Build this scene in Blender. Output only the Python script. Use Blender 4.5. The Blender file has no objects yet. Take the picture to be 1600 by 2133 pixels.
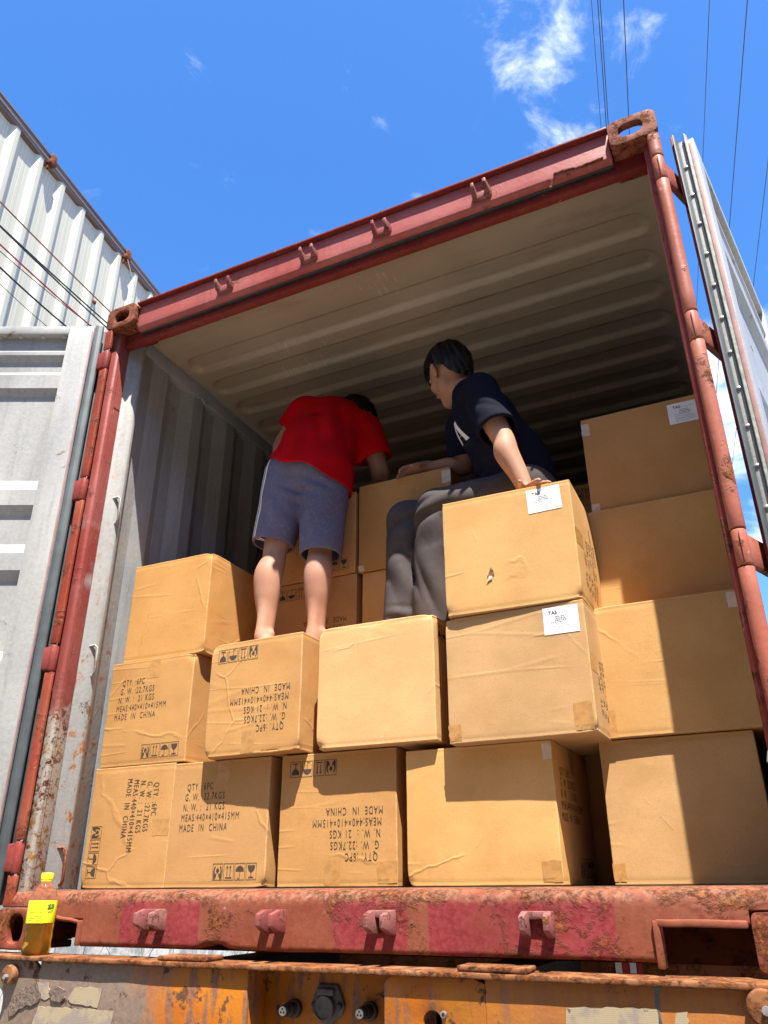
import bpy, bmesh, math, random
import numpy as np
from mathutils import Vector, Matrix
from mathutils.bvhtree import BVHTree
from mathutils import noise as mnoise

scene = bpy.context.scene
COL = scene.collection
R = math.radians

# ------------------------------------------------------------------ camera
yaw, pitch, roll = R(25.436), R(25.472), R(-0.347)
cam_d = bpy.data.cameras.new('camera')
cam = bpy.data.objects.new('camera', cam_d)
COL.objects.link(cam)
cam_d.sensor_fit = 'VERTICAL'
cam_d.sensor_height = 36.0
cam_d.lens = 1647.46 * 36.0 / 2133.0
cam_d.clip_start = 0.02
cam_d.clip_end = 3000
cam.matrix_world = Matrix.Translation((2.3922, -2.082, 0.1682)) @ (
    Matrix.Rotation(yaw, 4, 'Z') @ Matrix.Rotation(math.pi/2 + pitch, 4, 'X') @ Matrix.Rotation(roll, 4, 'Z'))
scene.camera = cam

# ------------------------------------------------------------------ light
SUN = Vector((0.77, -1.0, 2.95)).normalized()
sun_d = bpy.data.lights.new('sun', 'SUN')
sun_d.energy = 5.0
sun_d.angle = R(0.53)
sun_d.color = (1.0, 0.95, 0.86)
sun = bpy.data.objects.new('sun', sun_d)
COL.objects.link(sun)
sun.rotation_euler = (-SUN).to_track_quat('-Z', 'Y').to_euler()
sun.location = (5, -8, 15)

world = bpy.data.worlds.new('World')
scene.world = world
world.use_nodes = True
wt = world.node_tree
wt.nodes.clear()
def wn(t, **k):
    n = wt.nodes.new(t)
    for a, b in k.items():
        setattr(n, a, b)
    return n
w_out = wn('ShaderNodeOutputWorld')
w_bg = wn('ShaderNodeBackground')
w_sky = wn('ShaderNodeTexSky')
w_sky.sky_type = 'NISHITA'
w_sky.sun_disc = False
w_sky.sun_elevation = math.asin(SUN.z)
w_sky.sun_rotation = math.atan2(SUN.x, SUN.y)
w_sky.air_density = 1.0
w_sky.dust_density = 0.6
w_sky.ozone_density = 2.2
w_bg.inputs['Strength'].default_value = 0.112
w_hs = wn('ShaderNodeHueSaturation')
w_hs.inputs['Hue'].default_value = 0.507
w_hs.inputs['Saturation'].default_value = 1.32
w_hs.inputs['Value'].default_value = 1.0
wt.links.new(w_sky.outputs[0], w_hs.inputs['Color'])
w_tc = wn('ShaderNodeTexCoord')
w_map = wn('ShaderNodeMapping')
w_map.inputs['Scale'].default_value = (1.0, 0.75, 1.6)
w_map.inputs['Rotation'].default_value = (0.2, 0.0, 0.5)
wt.links.new(w_tc.outputs['Generated'], w_map.inputs['Vector'])
w_n = wn('ShaderNodeTexNoise')
w_n.inputs['Scale'].default_value = 11.0
w_n.inputs['Detail'].default_value = 9
w_n.inputs['Roughness'].default_value = 0.62
w_n.inputs['Distortion'].default_value = 0.35
wt.links.new(w_map.outputs[0], w_n.inputs['Vector'])
w_nb = wn('ShaderNodeTexNoise')
w_nb.inputs['Scale'].default_value = 2.1
w_nb.inputs['Detail'].default_value = 2
wt.links.new(w_tc.outputs['Generated'], w_nb.inputs['Vector'])
def wmath(op, a, b=None, c=None):
    n = wn('ShaderNodeMath', operation=op)
    for i, v in enumerate((a, b, c)):
        if v is None: continue
        if isinstance(v, (int, float)): n.inputs[i].default_value = v
        else: wt.links.new(v, n.inputs[i])
    return n.outputs[0]
def wdot(vec):
    n = wn('ShaderNodeVectorMath', operation='DOT_PRODUCT')
    wt.links.new(w_tc.outputs['Generated'], n.inputs[0])
    n.inputs[1].default_value = Vector(vec).normalized()
    return n.outputs['Value']
def ramp01(v, a, b):
    n = wn('ShaderNodeMapRange', interpolation_type='SMOOTHSTEP')
    wt.links.new(v, n.inputs['Value'])
    n.inputs['From Min'].default_value = a
    n.inputs['From Max'].default_value = b
    return n.outputs['Result']
CAM_R = cam.matrix_world.to_3x3()
def pix_dir(u, v):
    return (CAM_R @ Vector(((u-800)/1647.46, -(v-1066.5)/1647.46, -1))).normalized()
# cloud banks of that day's sky: direction, angular radius (deg), weight; the rest of the dome carries loose wisps
banks = [(pix_dir(1110, 10), 6.0, .85), (pix_dir(1150, 105), 4.2, 1.0), (pix_dir(1280, 50), 4.0, .85), (pix_dir(1190, 175), 2.4, .75),
         (pix_dir(1195, 285), 4.2, 1.05), (pix_dir(895, 375), 1.8, .55), (pix_dir(805, 285), 1.8, .35), (pix_dir(1000, 20), 3, .6),
         (pix_dir(1530, 900), 11.0, 1.25), (pix_dir(1590, 620), 4.0, .5), (pix_dir(2400, 500), 16, 1.0), (pix_dir(-900, 300), 15, .8)]
acc = None
for d, ang, wgt in banks:
    m = ramp01(wdot(d), math.cos(R(ang)), math.cos(R(ang*.25)))
    m = wmath('MULTIPLY', m, wgt)
    acc = m if acc is None else wmath('MAXIMUM', acc, m)
loose = wmath('MULTIPLY', ramp01(w_nb.outputs['Fac'], .62, .8), .45)
acc = wmath('MAXIMUM', acc, loose)
dens = wmath('ADD', wmath('MULTIPLY', acc, .22), wmath('SUBTRACT', w_n.outputs['Fac'], .66))
cl = ramp01(dens, -0.03, 0.42)
cl = wmath('MULTIPLY', cl, .85)
w_mix = wn('ShaderNodeMix', data_type='RGBA')
wt.links.new(cl, w_mix.inputs['Factor'])
wt.links.new(w_hs.outputs[0], w_mix.inputs['A'])
w_mix.inputs['B'].default_value = (8.0, 8.2, 8.6, 1)
wt.links.new(w_mix.outputs['Result'], w_bg.inputs['Color'])
wt.links.new(w_bg.outputs[0], w_out.inputs['Surface'])

scene.render.engine = 'CYCLES'
scene.cycles.use_denoising = True
scene.cycles.max_bounces = 10
scene.cycles.diffuse_bounces = 6
scene.cycles.transmission_bounces = 10
scene.cycles.sample_clamp_indirect = 8
scene.view_settings.view_transform = 'Standard'
scene.view_settings.look = 'None'
scene.view_settings.exposure = 1.55
scene.view_settings.gamma = 1.0
scene.view_settings.use_curve_mapping = False

# ------------------------------------------------------------------ material helpers
class MatB:
    def __init__(s, name):
        s.m = bpy.data.materials.new(name)
        s.m.use_nodes = True
        s.t = s.m.node_tree
        s.b = s.t.nodes['Principled BSDF']
        s.tc = None
    def n(s, t, **k):
        x = s.t.nodes.new(t)
        for a, b in k.items(): setattr(x, a, b)
        return x
    def put(s, v, sock):
        if isinstance(v, (int, float)): sock.default_value = v
        elif isinstance(v, (tuple, list)):
            sock.default_value = tuple(v) + (1,) if len(v) == 3 and len(sock.default_value) == 4 else v
        else: s.t.links.new(v, sock)
    def co(s, kind='Object', scale=None, rot=None):
        if s.tc is None: s.tc = s.n('ShaderNodeTexCoord')
        o = s.tc.outputs[kind]
        if scale is not None:
            m = s.n('ShaderNodeMapping')
            m.inputs['Scale'].default_value = scale
            if rot: m.inputs['Rotation'].default_value = rot
            s.t.links.new(o, m.inputs['Vector'])
            o = m.outputs[0]
        return o
    def noise(s, scale, detail=4, rough=.55, co=None, dist=0.0, out='Fac'):
        x = s.n('ShaderNodeTexNoise')
        x.inputs['Scale'].default_value = scale
        x.inputs['Detail'].default_value = detail
        x.inputs['Roughness'].default_value = rough
        x.inputs['Distortion'].default_value = dist
        s.t.links.new(co if co is not None else s.co(), x.inputs['Vector'])
        return x.outputs[out]
    def voro(s, scale, co=None, feature='F1', out='Distance', rnd=1.0):
        x = s.n('ShaderNodeTexVoronoi', feature=feature)
        x.inputs['Scale'].default_value = scale
        x.inputs['Randomness'].default_value = rnd
        s.t.links.new(co if co is not None else s.co(), x.inputs['Vector'])
        return x.outputs[out]
    def rng(s, v, a, b, c=0.0, d=1.0, smooth=True):
        x = s.n('ShaderNodeMapRange', interpolation_type='SMOOTHSTEP' if smooth else 'LINEAR')
        s.put(v, x.inputs['Value'])
        for k, q in (('From Min', a), ('From Max', b), ('To Min', c), ('To Max', d)):
            x.inputs[k].default_value = q
        return x.outputs['Result']
    def math(s, op, a, b=0.0, c=None):
        x = s.n('ShaderNodeMath', operation=op)
        s.put(a, x.inputs[0]); s.put(b, x.inputs[1])
        if c is not None: s.put(c, x.inputs[2])
        return x.outputs[0]
    def mix(s, f, a, b, blend='MIX'):
        x = s.n('ShaderNodeMix', data_type='RGBA', blend_type=blend)
        s.put(f, x.inputs['Factor']); s.put(a, x.inputs['A']); s.put(b, x.inputs['B'])
        return x.outputs['Result']
    def xyz(s, co=None):
        x = s.n('ShaderNodeSeparateXYZ')
        s.t.links.new(co if co is not None else s.co(), x.inputs[0])
        return x.outputs
    def attr(s, name):
        return s.n('ShaderNodeAttribute', attribute_name=name).outputs['Fac']
    def bump(s, h, strength=.3, dist=.01, prev=None):
        x = s.n('ShaderNodeBump')
        x.inputs['Strength'].default_value = strength
        x.inputs['Distance'].default_value = dist
        s.t.links.new(h, x.inputs['Height'])
        if prev is not None: s.t.links.new(prev, x.inputs['Normal'])
        return x.outputs[0]
    def done(s, col, rough=.6, metal=0.0, normal=None, spec=.5):
        s.put(col, s.b.inputs['Base Color'])
        s.put(rough, s.b.inputs['Roughness'])
        s.put(metal, s.b.inputs['Metallic'])
        s.put(spec, s.b.inputs['Specular IOR Level'])
        if normal is not None: s.t.links.new(normal, s.b.inputs['Normal'])
        return s.m

def plain(name, col, rough=.7, var=.12, scale=30, bump=.1, metal=0.0, spec=.4):
    M = MatB(name)
    n = M.noise(scale, 5)
    c = M.mix(M.rng(n, .3, .7), tuple(x*(1-var) for x in col), tuple(min(1, x*(1+var)) for x in col))
    return M.done(c, rough, metal, M.bump(n, bump, .004), spec)

def rusty(name, paint, faded, rust=.5, scale=9.0, chips=.0, seed=0.0, extra=None, rough=.5):
    """painted steel: faded paint, rust blooms, chips"""
    M = MatB(name)
    co = M.co('Object', (1, 1, 1), (seed, seed*.7, seed*1.3))
    st = M.co('Object', (14, 14, 1.1))
    big = M.noise(2.3, 5, .6, co)
    fine = M.noise(70, 4, .6, co)
    streak = M.noise(2.5, 3, .6, st)
    base = M.mix(M.rng(big, .35, .68), paint, faded)
    base = M.mix(M.rng(streak, .45, .75, 0, .35), base, tuple(x*.6 for x in paint))
    base = M.mix(M.rng(fine, .35, .7, 0, .22), base, tuple(min(1, x*1.5+.03) for x in paint))
    rn = M.noise(scale, 10, .72, co, .4)
    thr = .635 - .17*rust
    rmask = M.rng(rn, thr, thr + .09)
    rcol = M.mix(M.rng(fine, .35, .65), (.055, .018, .010), (.24, .075, .022))
    rcol = M.mix(M.rng(M.noise(19, 5, .65, co), .5, .7, 0, .8), rcol, (.30, .115, .035))
    col = M.mix(rmask, base, rcol)
    if chips:
        cn = M.noise(34, 6, .7, co)
        cm = M.math('MULTIPLY', M.rng(cn, .66, .70), chips)
        col = M.mix(cm, col, (.55, .5, .45))
    if extra: col, rmask = extra(M, col, rmask, fine)
    h = M.math('ADD', M.math('MULTIPLY', rn, 1.0), M.math('MULTIPLY', fine, .35))
    h2 = M.math('MULTIPLY', rmask, M.math('ADD', fine, .4))
    nb = M.bump(h, .28, .006)
    nb = M.bump(h2, .75, .005, nb)
    nb = M.bump(M.noise(150, 4, .7, co), .18, .002, nb)
    return M.done(col, M.rng(rmask, 0, 1, rough, .95), 0.0, nb, .18)

# ---- paints
def sill_extra(M, col, rm, fine):
    x, y, z = M.xyz()
    wob = M.math('MULTIPLY', M.math('SUBTRACT', M.noise(22, 4), .5), .02)
    xw = M.math('ADD', x, wob)
    def band(a, b):
        return M.math('MULTIPLY', M.rng(xw, a-.004, a+.004), M.rng(xw, b-.004, b+.004, 1, 0))
    p = M.math('MAXIMUM', band(.512, .802), M.math('MAXIMUM', band(1.245, 1.46), band(1.52, 1.985)))
    p = M.math('MULTIPLY', p, M.rng(z, .13, .15, 1, .0))
    p = M.math('MULTIPLY', p, M.rng(rm, 0, 1, .93, .35))
    c = M.mix(M.rng(fine, .3, .7), (.205, .020, .026), (.25, .045, .048))
    c = M.mix(M.rng(M.noise(5, 5, .6), .5, .7, 0, .6), c, (.22, .05, .035))
    col = M.mix(p, col, c)
    e = M.math('MULTIPLY', M.rng(z, .125, .15), M.rng(M.noise(30, 6, .7), .35, .6))
    col = M.mix(M.math('MULTIPLY', e, .8), col, M.mix(M.rng(fine, .35, .65), (.075, .03, .018), (.26, .13, .075)))
    lo = M.math('MULTIPLY', M.rng(z, .016, .04, 1, 0), M.rng(M.noise(26, 6, .7), .42, .6))
    col = M.mix(lo, col, (.2, .075, .03))
    return col, rm
def post_extra(M, col, rm, fine):
    x, y, z = M.xyz()
    zn = M.math('ADD', z, M.math('MULTIPLY', M.math('SUBTRACT', M.noise(7, 6, .7), .5), .5))
    f = M.rng(zn, .62, .86, 1, 0)
    fl = M.noise(42, 8, .75, None, .6)
    white = M.rng(fl, .42, .50)
    rc = M.mix(M.rng(M.noise(9, 3), .4, .6), (.10, .03, .012), (.34, .16, .035))
    c = M.mix(white, rc, (.40, .37, .315))
    col = M.mix(M.math('MULTIPLY', f, .95), col, c)
    sp = M.math('MULTIPLY', M.rng(z, 1.15, 1.32), M.rng(z, 1.45, 1.62, 1, 0))
    sp = M.math('MULTIPLY', sp, M.rng(M.noise(4.5, 4), .48, .66))
    col = M.mix(M.math('MULTIPLY', sp, .75), col, (.42, .41, .41))
    return col, rm
def jbar_extra(M, col, rm, fine):
    x, y, z = M.xyz()
    zz = M.rng(z, .3, 1.6, 1, .25)
    fl = M.noise(30, 8, .75, M.co('Object', (1, 1, .45)), .5)
    f = M.math('MULTIPLY', M.rng(fl, .55, .61), zz)
    col = M.mix(f, col, M.mix(M.rng(fine, .35, .65), (.22, .07, .02), (.42, .16, .04)))
    return col, rm

MT = {}
MT['red'] = rusty('red_container_paint', (.205, .030, .024), (.25, .055, .045), .42, 7, .3)
MT['header'] = rusty('faded_pink_red_paint', (.32, .072, .062), (.38, .125, .112), .24, 6, .12, 1.7)
MT['sill'] = rusty('rusty_sill_paint', (.185, .044, .022), (.225, .075, .042), .66, 8, .3, 2.3, sill_extra, .65)
MT['post'] = rusty('flaking_post_paint', (.215, .036, .030), (.27, .080, .068), .25, 9, .4, .9, post_extra)
MT['lip'] = rusty('orange_red_worn_paint', (.235, .036, .018), (.26, .07, .038), .58, 10, .3, 3.1)
MT['lip_right'] = rusty('salmon_red_worn_paint', (.29, .068, .042), (.34, .12, .078), .45, 10, .35, 1.3)
MT['casting'] = rusty('rusty_casting', (.19, .042, .022), (.24, .085, .048), .86, 13, .3, 4.2, None, .75)
MT['darkred'] = rusty('deep_red_paint', (.16, .016, .012), (.19, .028, .022), .35, 15, .5, 5.5)
MT['grey'] = rusty('grey_interior_paint', (.27, .285, .29), (.33, .335, .335), -.05, 6, .15, .4, None, .45)
MT['jbar'] = rusty('white_grey_flaking_paint', (.27, .27, .255), (.33, .325, .305), .12, 8, .0, 1.1, jbar_extra)
MT['door'] = rusty('pale_grey_door_paint', (.315, .315, .305), (.375, .37, .355), .10, 7, .1, 2.9, None, .38)
MT['rubber'] = plain('grey_rubber_gasket', (.075, .088, .092), .6, .22, 9, .15)
MT['rubber_pale'] = plain('weathered_rubber_lip', (.25, .265, .235), .8, .25, 40, .4)
MT['pinkstripe'] = plain('faded_red_overspray', (.32, .17, .16), .6, .15, 20, .1)
MT['steel'] = plain('dull_zinc_steel', (.33, .33, .33), .42, .25, 60, .15, .55)
def ceil_mat():
    M = MatB('tan_ceiling_paint')
    b = M.noise(1.4, 4); f = M.noise(60, 4)
    c = M.mix(M.rng(b, .3, .7), (.36, .285, .205), (.43, .345, .255))
    rn = M.noise(6, 9, .7, None, .3)
    c = M.mix(M.rng(rn, .71, .76), c, (.20, .08, .03))
    sc = M.noise(9, 5, .7, M.co('Object', (7, 1.2, 1), (0, 0, .25)))
    pt = M.rng(M.noise(2.6, 3), .585, .65)
    c = M.mix(M.math('MULTIPLY', pt, M.rng(sc, .58, .63)), c, (.52, .45, .35))
    st2 = M.noise(3, 6, .7, M.co('Object', (1, 5, 1)))
    c = M.mix(M.rng(st2, .5, .7, 0, .45), c, (.25, .19, .135))
    return M.done(c, M.rng(b, .3, .7, .34, .5), 0, M.bump(f, .08, .003), .5)
MT['ceiling'] = ceil_mat()
def wood_floor():
    M = MatB('plywood_floor')
    n = M.noise(4, 6, .6, M.co('Object', (10, 1, 1)))
    return M.done(M.mix(n, (.06, .035, .02), (.16, .1, .06)), .7, 0, M.bump(n, .2, .004))
MT['plywood'] = wood_floor()
def concrete():
    M = MatB('grey_yard_concrete')
    a = M.noise(.8, 6); b = M.noise(9, 8, .7); c = M.voro(1.4, None, 'DISTANCE_TO_EDGE')
    col = M.mix(M.rng(a, .3, .7), (.155, .142, .125), (.205, .19, .165))
    col = M.mix(M.rng(b, .55, .72), col, (.11, .105, .10))
    col = M.mix(M.rng(c, .0, .012, .6, 0), col, (.12, .115, .11))
    return M.done(col, .85, 0, M.bump(b, .4, .01), .3)
MT['ground'] = concrete()
def plaster():
    M = MatB('mottled_white_plaster')
    b = M.noise(3.2, 9, .75, None, .6); f = M.noise(30, 6, .7)
    col = M.mix(M.rng(b, .42, .58), (.74, .73, .70), (.36, .37, .38))
    ck = M.voro(1.9, M.co('Object'), 'DISTANCE_TO_EDGE')
    col = M.mix(M.rng(f, .6, .7), col, (.25, .25, .25))
    col = M.mix(M.rng(ck, 0, .01, .9, 0), col, (.05, .05, .05))
    return M.done(col, .9, 0, M.bump(f, .4, .01), .2)
MT['plaster'] = plaster()
def sheet():
    M = MatB('cream_white_sheet_metal')
    s = M.noise(3, 4, .6, M.co('Object', (22, 22, .25)))
    b = M.noise(1.1, 4)
    col = M.mix(M.rng(s, .38, .66), (.60, .585, .455), (.50, .49, .395))
    col = M.mix(M.rng(b, .4, .7, 0, .35), col, (.50, .50, .43))
    return M.done(col, .5, 0, None, .4)
MT['sheet'] = sheet()
def fascia():
    M = MatB('brown_grey_fascia')
    s = M.noise(4, 5, .6, M.co('Object', (1, .3, 20)))
    return M.done(M.mix(M.rng(s, .35, .65), (.105, .082, .072), (.19, .16, .145)), .6, 0, M.bump(s, .15, .004))
MT['fascia'] = fascia()
MT['rust'] = rusty('brown_rust', (.16, .05, .025), (.22, .08, .04), .9, 14, 0, 2, None, .85)

def orange_plate():
    M = MatB('orange_trailer_paint')
    x, y, z = M.xyz()
    a = M.noise(3.0, 7, .65, None, .5); f = M.noise(60, 5, .65); st = M.noise(5, 4, .6, M.co('Object', (5, 5, .8)))
    col = M.mix(M.rng(a, .40, .58), (.33, .088, .005), (.37, .125, .008))
    brown = M.mix(M.rng(f, .3, .7), (.14, .06, .035), (.22, .105, .06))
    col = M.mix(M.rng(st, .50, .62), col, brown)
    grey = M.mix(M.rng(f, .3, .7), (.135, .10, .078), (.185, .143, .115))
    xl = M.math('ADD', x, M.math('MULTIPLY', M.math('SUBTRACT', M.noise(6, 5, .6), .5), .45))
    left = M.rng(xl, .62, .84, 1, 0)
    col = M.mix(M.math('MULTIPLY', left, .95), col, grey)
    rt = M.rng(M.math('ADD', x, M.math('MULTIPLY', M.math('SUBTRACT', a, .5), .5)), 1.55, 1.95, 0, .75)
    col = M.mix(rt, col, M.mix(M.rng(st, .4, .6), (.22, .085, .035), (.31, .115, .022)))
    rn = M.noise(16, 9, .72)
    rm = M.rng(rn, .57, .63)
    col = M.mix(rm, col, (.075, .03, .016))
    return M.done(col, M.rng(rm, 0, 1, .45, .9), 0, M.bump(M.math('ADD', rn, f), .3, .005), .4)
MT['orange'] = orange_plate()
MT['flange'] = rusty('worn_orange_flange', (.20, .075, .025), (.25, .125, .065), 1.0, 15, .3, 6.1, None, .7)
MT['mud'] = plain('dried_mud', (.14, .10, .08), .95, .3, 90, 1.0)
def tape_mat():
    M = MatB('dirty_reflective_tape')
    v = M.voro(230, M.co('Object', (1, 1, 1.15)), 'F1', 'Distance', .05)
    d = M.noise(14, 7, .7)
    col = M.mix(M.rng(v, .15, .55), (.46, .40, .29), (.33, .265, .17))
    col = M.mix(M.rng(d, .48, .6), col, (.25, .205, .17))
    col = M.mix(M.rng(M.noise(40, 5, .7), .64, .68), col, (.12, .08, .06))
    return M.done(col, .45, 0, M.bump(v, .3, .002), .5)
MT['reflector'] = tape_mat()
MT['black'] = plain('black_plastic', (.022, .022, .024), .45, .3, 40, .1)
MT['greasy'] = plain('greasy_grey_cast', (.07, .07, .072), .55, .3, 50, .3)
MT['whitecore'] = plain('white_pin_insert', (.55, .52, .44), .5)

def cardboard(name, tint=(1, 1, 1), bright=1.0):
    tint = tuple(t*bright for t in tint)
    M = MatB(name)
    oi = M.n('ShaderNodeObjectInfo')
    off = M.n('ShaderNodeVectorMath', operation='ADD')
    M.t.links.new(M.co(), off.inputs[0])
    sc = M.n('ShaderNodeVectorMath', operation='SCALE')
    M.t.links.new(oi.outputs['Random'], sc.inputs['Scale'])
    sc.inputs[0].default_value = (37, 53, 71)
    M.t.links.new(sc.outputs[0], off.inputs[1])
    co = off.outputs[0]
    a = (.50*tint[0], .278*tint[1], .090*tint[2]); b = (.575*tint[0], .335*tint[1], .118*tint[2])
    big = M.noise(4.5, 5, .6, co)
    fib = M.noise(330, 3, .75, co)
    fib2 = M.noise(110, 5, .7, co)
    flute = M.n('ShaderNodeMapping'); flute.inputs['Scale'].default_value = (1, 1, 14)
    M.t.links.new(co, flute.inputs['Vector'])
    fl = M.noise(9, 3, .6, flute.outputs[0])
    col = M.mix(M.rng(big, .3, .7), a, b)
    col = M.mix(M.rng(fib, .55, .68, 0, .6), col, tuple(x*.62 for x in a))
    col = M.mix(M.rng(fib2, .55, .7, 0, .25), col, tuple(x*.78 for x in a))
    col = M.mix(M.rng(fl, .5, .72, 0, .07), col, tuple(x*.8 for x in a))
    hv = M.n('ShaderNodeHueSaturation')
    M.t.links.new(col, hv.inputs['Color'])
    M.put(M.rng(oi.outputs['Random'], 0, 1, .84, 1.06, False), hv.inputs['Value'])
    M.put(M.rng(M.math('FRACT', M.math('MULTIPLY', oi.outputs['Random'], 7.31)), 0, 1, .92, 1.04, False), hv.inputs['Saturation'])
    col = hv.outputs[0]
    scf = M.noise(16, 7, .75, co, .8)
    scm = M.math('MULTIPLY', M.rng(scf, .68, .76), .35)
    col = M.mix(scm, col, (.70, .53, .33))
    dirt = M.noise(2.6, 6, .65, co)
    col = M.mix(M.rng(dirt, .54, .74, 0, .38), col, (.25, .135, .05))
    wear = M.attr('wear')
    wm = M.math('MULTIPLY', wear, M.rng(M.noise(55, 5, .7, co), .38, .62))
    col = M.mix(M.math('MULTIPLY', wm, .40), col, (.66, .48, .27))
    # crease relief
    dv = M.n('ShaderNodeTexVoronoi', feature='DISTANCE_TO_EDGE')
    dv.inputs['Scale'].default_value = 2.7
    wob = M.n('ShaderNodeVectorMath', operation='ADD')
    M.t.links.new(co, wob.inputs[0])
    ws = M.n('ShaderNodeVectorMath', operation='SCALE'); ws.inputs['Scale'].default_value = .05
    M.t.links.new(M.noise(7, 3, .6, co, 0, 'Color'), ws.inputs[0]); M.t.links.new(ws.outputs[0], wob.inputs[1])
    M.t.links.new(wob.outputs[0], dv.inputs['Vector'])
    cr = M.rng(dv.outputs['Distance'], 0, .018, 1, 0)
    cr = M.math('MULTIPLY', cr, M.rng(M.noise(5, 2, .5, co), .48, .62))
    nb = M.bump(cr, .26, .0035)
    ln = M.n('ShaderNodeMapping'); ln.inputs['Scale'].default_value = (.6, .6, 7)
    M.t.links.new(co, ln.inputs['Vector'])
    lv = M.voro(1.6, ln.outputs[0], 'DISTANCE_TO_EDGE')
    nb = M.bump(M.math('MULTIPLY', M.rng(lv, 0, .05, 1, 0), M.rng(M.noise(3, 2, .5, co), .52, .62)), .15, .003, nb)
    nb = M.bump(big, .07, .03, nb)
    nb = M.bump(fl, .03, .004, nb)
    nb = M.bump(fib2, .05, .002, nb)
    return M.done(col, .78, 0, nb, .25)
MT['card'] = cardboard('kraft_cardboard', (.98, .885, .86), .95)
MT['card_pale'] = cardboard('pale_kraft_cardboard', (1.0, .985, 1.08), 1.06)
MT['ink'] = plain('brown_black_print', (.05, .036, .026), .85, .3, 200, 0)
MT['ptape'] = plain('brown_packing_tape', (.42, .215, .07), .42, .12, 60, .15)
MT['ctape'] = plain('clear_packing_tape', (.60, .47, .36), .3, .1, 60, .2)
MT['paper'] = plain('white_label_paper', (.80, .82, .84), .6, .03, 40, .02)
MT['tear'] = plain('torn_fibres', (.16, .09, .045), .95, .5, 200, .8)

# ------------------------------------------------------------------ mesh helpers
def setp(o, parent):
    if parent is not None:
        o.parent = parent
        o.matrix_parent_inverse = parent.matrix_world.inverted()
def mk(name, verts, faces, mat, parent=None, smooth=False, matrix=None):
    me = bpy.data.meshes.new(name)
    me.from_pydata([tuple(v) for v in verts], [], [tuple(f) for f in faces])
    me.update()
    return link(name, me, mat, parent, smooth, matrix)
def link(name, me, mat, parent=None, smooth=False, matrix=None):
    o = bpy.data.objects.new(name, me)
    COL.objects.link(o)
    if mat is not None and not me.materials: me.materials.append(mat if not isinstance(mat, str) else MT[mat])
    if smooth:
        me.polygons.foreach_set('use_smooth', [True]*len(me.polygons))
    if matrix is not None: o.matrix_world = matrix
    setp(o, parent)
    return o
def empty(name, loc, rz=0.0):
    o = bpy.data.objects.new(name, None)
    COL.objects.link(o)
    o.matrix_world = Matrix.Translation(loc) @ Matrix.Rotation(rz, 4, 'Z')
    o.empty_display_size = .1
    return o
def tag(o, label=None, cat=None, group=None, kind=None):
    if label: o['label'] = label
    if cat: o['category'] = cat
    if group: o['group'] = group
    if kind: o['kind'] = kind
    return o
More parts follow.
